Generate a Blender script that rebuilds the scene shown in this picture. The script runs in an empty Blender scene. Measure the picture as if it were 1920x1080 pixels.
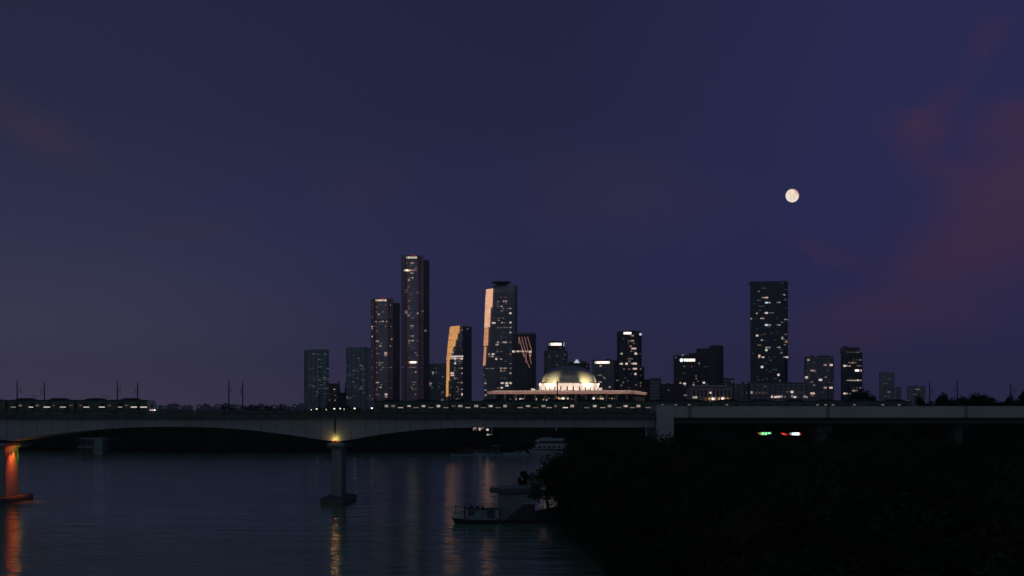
import bpy, math, random
from mathutils import Vector, Matrix
S = bpy.context.scene
COL = S.collection
R = math.radians
# ------------------------------------------------------------------ camera
F = 50 / 36 * 1920          # focal length in photo pixels
HZ, CZ = 770.0, 26.5        # horizon row of the photo, camera height above the water
cd = bpy.data.cameras.new('camera'); cam = bpy.data.objects.new('camera', cd); COL.objects.link(cam)
cam.location = (0, 0, CZ); cam.rotation_euler = (R(90), 0, 0)
cd.lens = 50; cd.sensor_width = 36; cd.shift_y = (HZ - 540) / 1920
cd.clip_start = 1; cd.clip_end = 80000
S.camera = cam
S.render.resolution_x, S.render.resolution_y = 1024, 576
S.view_settings.view_transform = 'Standard'; S.view_settings.look = 'None'
S.view_settings.exposure = 0; S.view_settings.gamma = 1
S.cycles.use_denoising = True
S.cycles.max_bounces = 5; S.cycles.volume_bounces = 0; S.cycles.diffuse_bounces = 2
S.cycles.glossy_bounces = 3; S.cycles.sample_clamp_indirect = 4
S.cycles.caustics_reflective = False

def lin(c):
    return tuple(((v / 255) / 12.92 if v <= 10.3 else (((v / 255) + .055) / 1.055) ** 2.4) for v in c)
def X(px, D): return (px - 960) * D / F
def Z(py, D): return CZ + (HZ - py) * D / F

# ------------------------------------------------------------------ dusk sky
SUN_EL, SUN_AZ = -3.0, 180.0      # the sun has set behind the camera
W = bpy.data.worlds.new('World'); S.world = W; W.use_nodes = True
nt = W.node_tree; nt.nodes.clear(); N = nt.nodes.new; L = nt.links.new
def math_n(op, a, b=None, c=None, clamp=False):
    n = N('ShaderNodeMath'); n.operation = op; n.use_clamp = clamp
    for i, v in enumerate((a, b, c)):
        if v is None: continue
        if isinstance(v, (int, float)): n.inputs[i].default_value = v
        else: L(v, n.inputs[i])
    return n.outputs[0]
def mixc(f, a, b, mode='MIX'):
    n = N('ShaderNodeMix'); n.data_type = 'RGBA'; n.blend_type = mode
    for s, v in ((n.inputs[0], f), (n.inputs[6], a), (n.inputs[7], b)):
        if isinstance(v, (int, float)): s.default_value = v
        elif isinstance(v, tuple): s.default_value = (*v, 1)
        else: L(v, s)
    return n.outputs[2]
tc = N('ShaderNodeTexCoord'); sp = N('ShaderNodeSeparateXYZ'); L(tc.outputs['Generated'], sp.inputs[0])
dx, dy, dz = sp.outputs
az = math_n('ABSOLUTE', dz)
def ramp(stops, fac):
    n = N('ShaderNodeValToRGB'); cr = n.color_ramp
    while len(cr.elements) < len(stops): cr.elements.new(.5)
    for e, (p, c) in zip(cr.elements, stops): e.position = p; e.color = (*lin(c), 1)
    L(fac, n.inputs[0]); return n.outputs[0]
lf = ramp([(0, (74, 65, 90)), (.05, (65, 62, 86)), (.13, (45, 50, 79)), (.2, (37, 41, 69)), (.28, (31, 37, 64)), (1, (24, 30, 56))], az)
ce = ramp([(0, (50, 46, 76)), (.05, (44, 43, 78)), (.13, (38, 41, 76)), (.2, (32, 36, 66)), (.28, (28, 33, 62)), (1, (24, 30, 56))], az)
ri = ramp([(0, (47, 40, 76)), (.05, (43, 40, 78)), (.13, (38, 41, 82)), (.2, (38, 40, 81)), (.28, (36, 38, 78)), (1, (24, 30, 56))], az)
def mr(v, a, b, c=0., d=1.):
    n = N('ShaderNodeMapRange'); n.interpolation_type = 'SMOOTHSTEP'; L(v, n.inputs[0])
    for i, q in enumerate((a, b, c, d)): n.inputs[i + 1].default_value = q
    return n.outputs[0]
base = mixc(mr(dx, -.34, .02), lf, ce); base = mixc(mr(dx, 0., .27), base, ri)
# clouds: soft patches in direction space, broken up by noise
yy = math_n('MAXIMUM', dy, .05)
u = math_n('DIVIDE', dx, yy); v = math_n('DIVIDE', dz, yy)
no = N('ShaderNodeTexNoise'); no.inputs['Scale'].default_value = 11; no.inputs['Detail'].default_value = 4; no.inputs['Roughness'].default_value = .55
cb = N('ShaderNodeCombineXYZ'); L(u, cb.inputs[0]); L(v, cb.inputs[1])
mp = N('ShaderNodeMapping'); mp.inputs['Scale'].default_value = (1, 1.7, 1); mp.inputs['Location'].default_value = (3.1, 1.7, 0); mp.inputs['Rotation'].default_value = (0, 0, R(25)); L(cb.outputs[0], mp.inputs[0]); L(mp.outputs[0], no.inputs[0])
nv = N('ShaderNodeVectorMath'); nv.operation = 'SUBTRACT'; L(no.outputs['Color'], nv.inputs[0]); nv.inputs[1].default_value = (.5, .5, .5)
ns = N('ShaderNodeVectorMath'); ns.operation = 'SCALE'; L(nv.outputs[0], ns.inputs[0]); ns.inputs['Scale'].default_value = .055
pw = N('ShaderNodeVectorMath'); pw.operation = 'ADD'; L(cb.outputs[0], pw.inputs[0]); L(ns.outputs[0], pw.inputs[1])
pf = N('ShaderNodeVectorMath'); pf.operation = 'MULTIPLY'; L(pw.outputs[0], pf.inputs[0]); pf.inputs[1].default_value = (1, 1, 0)
def blobs(lst):
    tot = None
    for (px, py, rx, ry, ang, st) in lst:
        m = N('ShaderNodeMapping'); m.vector_type = 'TEXTURE'
        m.inputs['Location'].default_value = ((px - 960) / F, (HZ - py) / F, 0)
        m.inputs['Rotation'].default_value = (0, 0, R(ang)); m.inputs['Scale'].default_value = (rx / F, ry / F, 1)
        L(pf.outputs[0], m.inputs[0])
        ln = N('ShaderNodeVectorMath'); ln.operation = 'LENGTH'; L(m.outputs[0], ln.inputs[0])
        f = mr(ln.outputs['Value'], 1., .0, 0., st)
        tot = f if tot is None else math_n('ADD', tot, f)
    return math_n('MULTIPLY', math_n('MINIMUM', tot, .95), mr(dy, 0., .2))
mask = blobs([(1760, 205, 170, 52, 48, .5), (1725, 245, 110, 60, 10, .42), (1905, 215, 140, 62, 12, .5), (1800, 400, 240, 160, 30, .28),
              (1740, 310, 120, 60, 0, .35), (1905, 330, 220, 140, 0, .6), (1915, 440, 260, 150, 0, .75), (1930, 290, 90, 180, 0, .3),
              (1560, 472, 140, 32, -20, .5), (1640, 590, 260, 75, 4, .55), (1560, 650, 160, 50, 8, .25), (1780, 560, 240, 110, 0, .35), (1840, 62, 90, 40, 30, .4),
              (1760, 480, 180, 70, 20, .4), (2300, 500, 400, 250, 0, .8), (2300, 100, 300, 100, 20, .7)])
warm = blobs([(60, 245, 230, 60, -32, .6), (350, 420, 190, 55, 5, .32), (680, 335, 150, 90, 0, .22), (1170, 375, 330, 140, 0, .3), (-300, 400, 400, 100, -20, .5)])
base = mixc(mask, base, lin((61, 43, 73)))
base = mixc(warm, base, lin((57, 46, 68)))
# what is left of the day stands behind the camera
sky = N('ShaderNodeTexSky'); sky.sky_type = 'NISHITA'; sky.sun_disc = False
sky.sun_elevation = R(SUN_EL); sky.sun_rotation = R(SUN_AZ); sky.altitude = 50
sk = N('ShaderNodeVectorMath'); sk.operation = 'SCALE'; L(sky.outputs[0], sk.inputs[0]); sk.inputs['Scale'].default_value = 1.0
bk = mr(dy, .1, -.7)
glow = mixc(mr(az, 0., .75), lin((88, 96, 104)), lin((40, 50, 66)))
base = mixc(bk, base, glow)
bg = N('ShaderNodeBackground'); L(base, bg.inputs[0]); bg.inputs[1].default_value = 1
bg2 = N('ShaderNodeBackground'); L(sky.outputs[0], bg2.inputs[0]); bg2.inputs[1].default_value = .05
ad = N('ShaderNodeAddShader'); L(bg.outputs[0], ad.inputs[0]); L(bg2.outputs[0], ad.inputs[1])
wo = N('ShaderNodeOutputWorld'); L(ad.outputs[0], wo.inputs[0])
# afterglow: a very weak, very soft low sun from behind the camera, left
sd = bpy.data.lights.new('afterglow', 'SUN'); sd.energy = .012; sd.angle = R(40); sd.color = (.8, .85, 1)
so = bpy.data.objects.new('afterglow', sd); COL.objects.link(so); so.rotation_euler = (R(80), 0, R(-25)); so.location = (-60, -200, 120)

# ------------------------------------------------------------------ helpers
def tag(o, label=None, cat=None, group=None, kind=None):
    for k, q in (('label', label), ('category', cat), ('group', group), ('kind', kind)):
        if q: o[k] = q
    return o
def empty(name, loc, label=None, cat=None, group=None):
    o = bpy.data.objects.new(name, None); COL.objects.link(o); o.location = loc; o.empty_display_size = 1
    return tag(o, label, cat, group)
def wloc(o):
    p = Vector((0, 0, 0))
    while o is not None: p += o.location; o = o.parent
    return p
class MB:
    def __init__(s): s.v = []; s.f = []
    def box(s, x0, x1, y0, y1, z0, z1):
        return s.prism([(x0, y0), (x1, y0), (x1, y1), (x0, y1)], z0, z1)
    def prism(s, poly, z0, z1, top=None):
        n = len(poly); b = len(s.v); top = top or poly
        a = sum(poly[i][0] * poly[(i + 1) % n][1] - poly[(i + 1) % n][0] * poly[i][1] for i in range(n))
        if a < 0: poly = poly[::-1]; top = top[::-1]
        s.v += [(p[0], p[1], z0) for p in poly] + [(p[0], p[1], z1) for p in top]
        s.f += [tuple(b + i for i in range(n))[::-1], tuple(b + n + i for i in range(n))]
        s.f += [(b + i, b + (i + 1) % n, b + n + (i + 1) % n, b + n + i) for i in range(n)]
        return s
    def prism_y(s, poly, y0, y1):            # poly in (x, z), extruded along y
        n = len(poly); b = len(s.v)
        a = sum(poly[i][0] * poly[(i + 1) % n][1] - poly[(i + 1) % n][0] * poly[i][1] for i in range(n))
        if a < 0: poly = poly[::-1]
        s.v += [(p[0], y0, p[1]) for p in poly] + [(p[0], y1, p[1]) for p in poly]
        s.f += [tuple(b + i for i in range(n)), tuple(b + n + i for i in range(n))[::-1]]
        s.f += [(b + (i + 1) % n, b + i, b + n + i, b + n + (i + 1) % n) for i in range(n)]
        return s
    def prism_x(s, poly, x0, x1):            # poly in (y, z), extruded along x
        n = len(poly); b = len(s.v)
        a = sum(poly[i][0] * poly[(i + 1) % n][1] - poly[(i + 1) % n][0] * poly[i][1] for i in range(n))
        if a < 0: poly = poly[::-1]
        s.v += [(x0, p[0], p[1]) for p in poly] + [(x1, p[0], p[1]) for p in poly]
        s.f += [tuple(b + i for i in range(n))[::-1], tuple(b + n + i for i in range(n))]
        s.f += [(b + i, b + (i + 1) % n, b + n + (i + 1) % n, b + n + i) for i in range(n)]
        return s
    def tube(s, p, q, r0, r1=None, n=8):
        p, q = Vector(p), Vector(q); r1 = r0 if r1 is None else r1
        d = (q - p).normalized(); a = d.orthogonal().normalized(); c = d.cross(a); b = len(s.v)
        for o, r in ((p, r0), (q, r1)):
            for i in range(n):
                t = 2 * math.pi * i / n; s.v.append(tuple(o + (a * math.cos(t) + c * math.sin(t)) * r))
        s.f += [(b + i, b + (i + 1) % n, b + n + (i + 1) % n, b + n + i) for i in range(n)]
        s.f += [tuple(b + i for i in range(n))[::-1], tuple(b + n + i for i in range(n))]
        return s
    def lathe(s, cx, cy, prof, n=48):        # prof: [(r, z)]
        b = len(s.v)
        for (r, z) in prof:
            for i in range(n):
                t = 2 * math.pi * i / n; s.v.append((cx + r * math.cos(t), cy + r * math.sin(t), z))
        for k in range(len(prof) - 1):
            for i in range(n):
                j = (i + 1) % n; s.f.append((b + k * n + i, b + k * n + j, b + (k + 1) * n + j, b + (k + 1) * n + i))
        s.f.append(tuple(b + i for i in range(n))[::-1]); s.f.append(tuple(b + (len(prof) - 1) * n + i for i in range(n)))
        return s
    def ball(s, c, r, n=10, m=6, sz=1.):
        prof = [(max(.001, r * math.sin(math.pi * k / m)), c[2] - sz * r * math.cos(math.pi * k / m)) for k in range(m + 1)]
        return s.lathe(c[0], c[1], prof, n)
    def build(s, name, mat, parent=None, smooth=False):
        o0 = wloc(parent) if parent else Vector((0, 0, 0))
        me = bpy.data.meshes.new(name)
        me.from_pydata([(q[0] - o0.x, q[1] - o0.y, q[2] - o0.z) for q in s.v], [], s.f); me.update()
        if smooth:
            me.polygons.foreach_set('use_smooth', [True] * len(me.polygons))
            try: me.set_sharp_from_angle(angle=R(40))
            except Exception: pass
        me.materials.append(mat)
        o = bpy.data.objects.new(name, me); COL.objects.link(o)
        if parent: o.parent = parent
        return o
def copy_tree(o, parent=None):
    c = o.copy(); COL.objects.link(c); c.parent = parent
    for ch in list(o.children): copy_tree(ch, c)
    return c

# ------------------------------------------------------------------ materials
def new_mat(name):
    m = bpy.data.materials.new(name); m.use_nodes = True
    return m, m.node_tree, m.node_tree.nodes['Principled BSDF']
def surf(name, c, rough=.7, var=.25, scale=.3, metal=0., spec=.5, stretch=(1, 1, 1), bump=0.):
    """plain procedural surface: base colour (linear) with noise wear"""
    m, t, p = new_mat(name)
    co = t.nodes.new('ShaderNodeTexCoord'); mp = t.nodes.new('ShaderNodeMapping'); mp.inputs['Scale'].default_value = stretch
    no = t.nodes.new('ShaderNodeTexNoise'); no.inputs['Scale'].default_value = scale; no.inputs['Detail'].default_value = 5
    t.links.new(co.outputs['Object'], mp.inputs[0]); t.links.new(mp.outputs[0], no.inputs[0])
    r = t.nodes.new('ShaderNodeValToRGB'); r.color_ramp.elements[0].position = .3; r.color_ramp.elements[1].position = .7
    r.color_ramp.elements[0].color = (*[v * (1 - var) for v in c], 1); r.color_ramp.elements[1].color = (*[min(1, v * (1 + var)) for v in c], 1)
    t.links.new(no.outputs[0], r.inputs[0]); t.links.new(r.outputs[0], p.inputs['Base Color'])
    p.inputs['Roughness'].default_value = rough; p.inputs['Metallic'].default_value = metal
    p.inputs['Specular IOR Level'].default_value = spec
    if bump:
        b = t.nodes.new('ShaderNodeBump'); b.inputs['Strength'].default_value = bump; t.links.new(no.outputs[0], b.inputs['Height']); t.links.new(b.outputs[0], p.inputs['Normal'])
    return m
def glowm(name, c, s, sample=False, var=0.):
    m, t, p = new_mat(name)
    p.inputs['Base Color'].default_value = (.03, .03, .03, 1); p.inputs['Roughness'].default_value = .4
    p.inputs['Emission Color'].default_value = (*c, 1); p.inputs['Emission Strength'].default_value = s
    no = t.nodes.new('ShaderNodeTexNoise'); no.inputs['Scale'].default_value = .15
    co = t.nodes.new('ShaderNodeTexCoord'); t.links.new(co.outputs['Object'], no.inputs[0])
    mr_ = t.nodes.new('ShaderNodeMapRange'); mr_.inputs[1].default_value = .3; mr_.inputs[2].default_value = .7
    mr_.inputs[3].default_value = s * (1 - var); mr_.inputs[4].default_value = s * (1 + var)
    t.links.new(no.outputs[0], mr_.inputs[0]); t.links.new(mr_.outputs[0], p.inputs['Emission Strength'])
    m.cycles.emission_sampling = 'AUTO' if sample else 'NONE'
    return m
M = {}
M['concrete'] = surf('bridge_concrete', (.36, .40, .42), .85, .22, .25, stretch=(.35, 1, 1))
M['pale_concrete'] = surf('pale_concrete', (.47, .48, .52), .85, .12, .12, stretch=(.3, 1, 1))
M['pier_concrete'] = surf('pier_concrete', (.24, .29, .32), .85, .25, .4, stretch=(1, 1, .25))
M['deck'] = surf('deck_concrete', (.10, .115, .11), .9, .25, .5)
M['rail'] = surf('green_steel', (.05, .085, .075), .6, .3, 1.)
M['rail_panel'] = surf('railing_panel', (.13, .17, .16), .6, .3, 1.)
M['dark'] = surf('dark_steel', (.03, .032, .035), .6, .2, 1.)
M['train'] = surf('train_steel', (.085, .135, .11), .45, .2, .6, metal=.4)
M['train_roof'] = surf('train_roof', (.035, .04, .04), .7, .2, 1.)
M['train_glass'] = surf('train_glass', (.02, .025, .025), .15, .1, 1.)
M['white_paint'] = surf('white_boat_paint', (.36, .40, .47), .5, .12, .8)
M['teal_paint'] = surf('teal_boat_paint', (.16, .27, .32), .5, .2, .6)
M['boat_dark'] = surf('dark_boat_hull', (.03, .032, .035), .5, .3, .8)
M['house_wall'] = surf('floating_house_wall', (.20, .25, .27), .7, .2, .4)
M['bark'] = surf('tree_bark', (.05, .04, .03), .9, .3, 2.)
M['hall_stone'] = surf('hall_stone', (.55, .5, .46), .8, .1, .2)
M['drum_stone'] = surf('drum_stone', (.72, .68, .64), .8, .06, .2)
M['slate'] = surf('dark_roof', (.06, .07, .08), .7, .2, .3)
M['far'] = surf('far_building', (.17, .19, .23), .8, .3, .03)
M['arcade'] = surf('arcade_stone', (.42, .34, .36), .8, .12, .1)
M['red_fin'] = surf('glowing_red_steel_fin', (.34, .012, .02), .5, .15, .1)
_p = M['red_fin'].node_tree.nodes['Principled BSDF']; _p.inputs['Emission Color'].default_value = (1, .02, .06, 1); _p.inputs['Emission Strength'].default_value = .011; M['red_fin'].cycles.emission_sampling = 'NONE'  # faint red emission added to the steel so the columns stand out
M['void'] = surf('dark_opening', (.012, .012, .015), .3, .1, 1.)
WARM, PINK, COOL, AMB, GRN = (1, .80, .70), (1, .62, .56), (.72, .92, 1), (1, .55, .22), (.75, 1, .7)
for k, c in (('w', WARM), ('p', PINK), ('c', COOL), ('a', AMB), ('g', GRN)):
    for lv, s in ((0, .055), (1, .14), (2, .32), (3, .70), (4, 1.9)):
        M[k + str(lv)] = glowm({'w': 'warm', 'p': 'pink', 'c': 'cool', 'a': 'amber', 'g': 'green'}[k] + '_light_%d' % lv, c, s, var=.35)
# ------------------------------------------------------------------ water, ground
def make_water():
    m, t, p = new_mat('river_water')
    p.inputs['Base Color'].default_value = (.16, .33, .17, 1); p.inputs['Specular Tint'].default_value = (.88, 1, .8, 1); p.inputs['Roughness'].default_value = .11; p.inputs['IOR'].default_value = 1.33
    co = t.nodes.new('ShaderNodeTexCoord'); bumps = None
    for (sc, st, dist, rot) in (((.03, .15, 1), .42, 1.5, 5), ((.12, .5, 1), .26, .55, -6), ((.5, 1.6, 1), .26, .2, 10)):
        mp = t.nodes.new('ShaderNodeMapping'); mp.inputs['Scale'].default_value = sc; mp.inputs['Rotation'].default_value = (0, 0, R(rot))
        no = t.nodes.new('ShaderNodeTexNoise'); no.inputs['Scale'].default_value = 1; no.inputs['Detail'].default_value = 2
        t.links.new(co.outputs['Object'], mp.inputs[0]); t.links.new(mp.outputs[0], no.inputs[0])
        b = t.nodes.new('ShaderNodeBump'); b.inputs['Strength'].default_value = st; b.inputs['Distance'].default_value = dist
        t.links.new(no.outputs[0], b.inputs['Height'])
        if bumps: t.links.new(bumps.outputs[0], b.inputs['Normal'])
        bumps = b
    t.links.new(bumps.outputs[0], p.inputs['Normal'])
    b = MB(); b.v = [(-5900, -250, 0), (5900, -250, 0), (5900, 9400, 0), (-5900, 9400, 0)]; b.f = [(0, 1, 2, 3)]
    tag(b.build('water', m), kind='structure')
make_water()
def interp(pts, t):
    if t <= pts[0][0]: return pts[0][1]
    for (a, b), (c, d) in zip(pts, pts[1:]):
        if t <= c: return b + (d - b) * (t - a) / (c - a)
    return pts[-1][1]
def shore_x(y): return interp([(-300, 60), (60, 12), (120, 15), (200, 17), (250, 15), (300, 10), (333, 7), (348, 1.6), (362, 1.6), (374, 9), (400, 13), (600, 26), (800, 33), (900, 38)], y)
def shore_y(x): return interp([(-5000, 3500), (-900, 1050), (-340, 935), (-200, 872), (0, 885), (60, 880)], x)
def ground_h(x, y):
    s = max(x - shore_x(y) if y < 900 else -99, y - shore_y(x))
    if s < 0: return max(-3, s * .25 - .2)
    cap = 5.5 if y < 860 else 8
    return min(cap, .15 + s * .22)
def make_ground():
    xs = sorted(set([-5800, -4000, -2500, -1500, -1000, -700, -500] + list(range(-400, -20, 20)) + list(range(-20, 60, 3)) + list(range(60, 300, 15)) + [350, 450, 700, 1000, 1500, 2500, 4000, 5800]))
    ys = sorted(set(list(range(-240, 60, 40)) + list(range(60, 420, 6)) + list(range(420, 840, 20)) + list(range(840, 1100, 5)) + list(range(1100, 1600, 50)) + [1800, 2200, 2800, 3600, 5000, 7000, 9300]))
    b = MB(); n = len(xs)
    b.v = [(x, y, ground_h(x, y)) for y in ys for x in xs]
    b.f = [(j * n + i, j * n + i + 1, (j + 1) * n + i + 1, (j + 1) * n + i) for j in range(len(ys) - 1) for i in range(n - 1)]
    tag(b.build('ground', surf('grassy_ground', (.035, .042, .022), .95, .4, .08), smooth=True), kind='structure')
make_ground()

# ------------------------------------------------------------------ trees
def leaf_mat(name, c, v):
    m = surf(name, c, .9, v, .6, spec=.05); return m
LEAF = [leaf_mat('leaf_green', (.034, .056, .022), .5), leaf_mat('leaf_dark_green', (.022, .040, .018), .5), leaf_mat('leaf_olive', (.044, .054, .022), .45)]
def crown_mb(rng, h, w, n, leaf, conical=False, z0=.25):
    b = MB(); cl = []
    for k in range(16):
        t = rng.random(); zz = h * (z0 + (1 - z0) * t)
        rad = w * .5 * ((1 - t) ** .8 if conical else math.sin(math.pi * (.15 + .78 * t)) ** .7) * rng.uniform(.25, .85)
        a = rng.uniform(0, 6.283); cl.append((rad * math.cos(a), rad * math.sin(a), zz * .96, w * rng.uniform(.13, .24) * (.6 if conical else 1)))
    for k in range(n):
        c = rng.choice(cl); d = Vector((rng.gauss(0, 1), rng.gauss(0, 1), rng.gauss(0, .8))).normalized() * c[3] * rng.uniform(.45, 1.08)
        p = Vector(c[:3]) + d; s = leaf * rng.uniform(.6, 1.3)
        a = Vector((rng.gauss(0, 1), rng.gauss(0, 1), rng.gauss(0, .5))).normalized(); e = a.orthogonal().normalized()
        i = len(b.v); b.v += [tuple(p - a * s), tuple(p + e * s * .55), tuple(p + a * s), tuple(p - e * s * .55)]; b.f.append((i, i + 1, i + 2, i + 3))
    return b
def trunk_mb(rng, h, w):
    b = MB(); top = (rng.uniform(-.2, .2), rng.uniform(-.2, .2), h * .8); b.tube((0, 0, -.8), (top[0] * .5, top[1] * .5, h * .45), h * .03, h * .018, 7)
    b.tube((top[0] * .5, top[1] * .5, h * .45), top, h * .018, h * .005, 6)
    for k in range(6):
        a = k * 1.05 + rng.random(); zz = h * rng.uniform(.28, .6)
        b.tube((0, 0, zz), (w * .33 * math.cos(a), w * .33 * math.sin(a), zz + h * .2), h * .011, h * .004, 5)
    return b
PROTO = []
def make_proto(seed, h, w, n, leaf, mat, conical=False, z0=.25):
    rng = random.Random(seed); r = empty('tree', (0, 0, 0))
    trunk_mb(rng, h, w).build('trunk', M['bark'], r); crown_mb(rng, h, w, n, leaf, conical, z0).build('crown', mat, r)
    return r
for i in range(5): PROTO.append(make_proto(10 + i, 10, 9 + i * .6, 3000, .26, LEAF[i % 3]))
used = set()
def place_tree(proto, x, y, z, h, rot, label, group=None, name='tree', wide=1.):
    o = proto if proto.name not in used else copy_tree(proto)
    if o is proto: used.add(proto.name); proto['first'] = 1; del proto['first']
    o.location = (x, y, z); s = h / 10; o.scale = (s * wide, s * wide, s); o.rotation_euler = (0, 0, rot)
    return tag(o, label, 'tree', group)
used_orig = {}
def near_trees():
    rng = random.Random(5); k = 0
    def ylim(px, D):    # row of the photo the crowns may reach
        e = interp([(975, 925), (990, 890), (1005, 864), (1017, 857), (1030, 850), (1052, 846), (1064, 828), (1080, 822), (1120, 820), (1200, 817), (1262, 815), (1300, 822), (1600, 822), (1920, 822)], px)
        return e
    y = 112.
    while y < 398:
        step = 8.6 + (y - 112) * .012
        x = shore_x(y) + 1.5
        while True:
            xx = x + rng.uniform(-1.5, 1.5); Y = y + rng.uniform(-2.5, 2.5); px = 960 + xx * F / Y
            if px > 1990: break
            if Y > 397: Y = 397
            g = ground_h(xx, Y); hw = min(4.6, 3 + (xx - shore_x(Y)) * .25) * F / Y; top = Z(max(ylim(px, Y), ylim(px - hw * .35, Y)) + rng.uniform(0, 10), Y)
            h = min(rng.uniform(9.5, 13.5) + (4 if Y > 330 else 0) + max(0, Y - 365) * .15, top - g)
            h /= 1.07
            if xx - shore_x(Y) < 6 and Y < 325: h = min(h, rng.uniform(6, 9))
            if px < 1066 and Y > 345: h *= .94
            if 296 < Y < 368 and px < 1046: h = 0
            if h > 3.2:
                where = 'at the water edge' if xx - shore_x(Y) < 7 else ('in front of the viaduct' if Y > 350 else 'on the near bank')
                place_tree(PROTO[k % 5], xx, Y, g, h, rng.uniform(0, 6.28), 'dark leafy tree in the dense wood ' + where + ' below the railway', 'trees of the dense wood on the near bank', wide=1.35 if hw > 30 and h < 11 else 1.2)
                k += 1
            x += step * rng.uniform(.95, 1.15)
        y += step * .93
    return k
NT = near_trees()
# the one small round tree that stands out over the water
BIG = make_proto(71, 10, 3.8, 4200, .16, LEAF[1], z0=.66)
o = copy_tree(BIG); tag(o, 'small round tree leaning out over the roof of the floating house', 'tree')
o.location = (X(981, 354), 354, ground_h(X(981, 354), 354)); o.scale = (.74, .74, 1.13)
def viaduct_trees():
    rng = random.Random(8)

    for i, (px, ty, w, cone) in enumerate([(1598, 740, 22, 0), (1612, 732, 34, 0), (1633, 741, 18, 0), (1724, 741, 16, 1), (1741, 753, 22, 0), (1768, 738, 24, 1),
                              (1783, 746, 30, 0), (1802, 744, 30, 0), (1818, 748, 22, 0), (1835, 737, 28, 0), (1852, 741, 26, 1), (1870, 750, 30, 0), (1893, 741, 18, 1), (1908, 748, 24, 0), (1926, 728, 26, 0)]):
        D = 560 + (i % 3) * 14; z0 = 5.4; h = Z(ty, D) - z0; cone = 0; pr = BIG
        where = ['under the slim pale tower', 'at the foot of the slim lit tower', 'just right of the slim lit tower', 'beside the low pale block', 'low beside the first mast right of the towers'][i] if i < 5 else 'along the viaduct at the right of the skyline'
        if i >= 5: lab = ('pointed' if cone else 'round') + ' dark tree silhouette ' + where; g = ('pointed' if cone else 'round') + ' trees behind the right viaduct'
        else: lab = 'dark tree silhouette ' + where; g = None
        o = place_tree(pr, X(px, D), D, z0, h, rng.uniform(0, 6), lab, g, wide=(w * 1.7 * D / F) / (3.8 * h / 10))
        if not g and 'group' in o: del o['group']
    k = 0
    for px in range(1096, 1960, 34):
        D = rng.uniform(455, 530); top = Z(rng.uniform(775, 786), D); 
        place_tree(PROTO[k % 5], X(px, D), D, 5.4, top - 5.4, rng.uniform(0, 6), 'dark tree seen through the gap under the viaduct', 'trees behind the viaduct', wide=.95); k += 1
viaduct_trees()
def wood(name, pts, h0, h1, n, leaf, seed, zfun):
    rng = random.Random(seed); b = MB()
    for k in range(n):
        x, y = pts(rng); g = zfun(x, y); hh = rng.uniform(h0, h1) * (.75 + .25 * math.sin(x * .11 + math.sin(y * .2) * 2)); w = rng.uniform(4, 8)
        for q in range(26):
            d = Vector((rng.gauss(0, 1), rng.gauss(0, 1), rng.gauss(0, 1))).normalized() * rng.uniform(.5, 1.1)
            p = Vector((x + d.x * w * .7, y + d.y * w * .7, g + hh * .5 + d.z * hh * .5)); s = leaf * rng.uniform(.6, 1.4)
            a = Vector((rng.gauss(0, 1), rng.gauss(0, 1), rng.gauss(0, .6))).normalized(); e = a.orthogonal().normalized()
            i = len(b.v); b.v += [tuple(p - a * s), tuple(p + e * s * .7), tuple(p + a * s), tuple(p - e * s * .7)]; b.f.append((i, i + 1, i + 2, i + 3))
    return b.build(name, LEAF[1])
def far_pts(rng):
    x = rng.uniform(-420, 60); y = shore_y(x) + 3 + rng.random() ** 1.5 * 45
    return (x - 30 if -34 < x < -6 and y < 912 and rng.random() < .5 else x + (26 if -34 < x < -6 and y < 912 else 0)), y
tag(wood('riverside_wood', far_pts, 8, 13, 2600, 1.1, 3, ground_h), 'dark mass of trees along the far bank under the bridge', 'wood', kind='stuff')
def city_pts(rng):
    D = rng.uniform(1240, 1300); return X(rng.uniform(420, 1500), D), D
tag(wood('riverside_park_trees', city_pts, 18, 25, 1500, 1.9, 4, lambda x, y: 8), 'low dark tree belt at the foot of the city towers', 'wood', kind='stuff')
def levee_pts(rng):
    D = rng.uniform(1360, 1460); px = rng.choice([rng.uniform(-60, 1960), rng.uniform(1480, 1760)]); return X(px, D), D
def mound_pts(rng):
    D = rng.uniform(600, 640); return X(rng.choice([rng.uniform(1570, 1650), rng.uniform(1715, 1990), rng.uniform(1755, 1990)]), D), D
tag(wood('hedge', mound_pts, 21, 27, 1100, .9, 9, lambda x, y: 5.4), 'dark hedge of lower trees behind the right viaduct', 'hedge', kind='stuff')
tag(wood('levee_trees', levee_pts, 15, 22, 900, 2.2, 6, lambda x, y: 8), 'dark far tree line showing just above the bridge railing', 'wood', kind='stuff')
# ------------------------------------------------------------------ railway bridge
DF = 404.5                                   # distance of the near deck edge
def seam_mat(name, base, pitch, off, dark=.55, width=.1):
    m = surf(name, base, .85, .15, .25, stretch=(.35, 1, .6)); t = m.node_tree; p = t.nodes['Principled BSDF']
    src = p.inputs['Base Color'].links[0].from_socket
    co = t.nodes.new('ShaderNodeTexCoord'); s = t.nodes.new('ShaderNodeSeparateXYZ'); t.links.new(co.outputs['Object'], s.inputs[0])
    def mth(op, a, b):
        n = t.nodes.new('ShaderNodeMath'); n.operation = op
        for i, q in enumerate((a, b)):
            if isinstance(q, (int, float)): n.inputs[i].default_value = q
            else: t.links.new(q, n.inputs[i])
        return n.outputs[0]
    f = mth('LESS_THAN', mth('FLOORED_MODULO', mth('ADD', s.outputs[0], off), pitch), width * 2)
    mx = t.nodes.new('ShaderNodeMix'); mx.data_type = 'RGBA'; t.links.new(mth('MULTIPLY', f, dark), mx.inputs[0]); t.links.new(src, mx.inputs[6]); mx.inputs[7].default_value = (.05, .05, .05, 1)
    t.links.new(mx.outputs[2], p.inputs['Base Color']); return m
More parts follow.
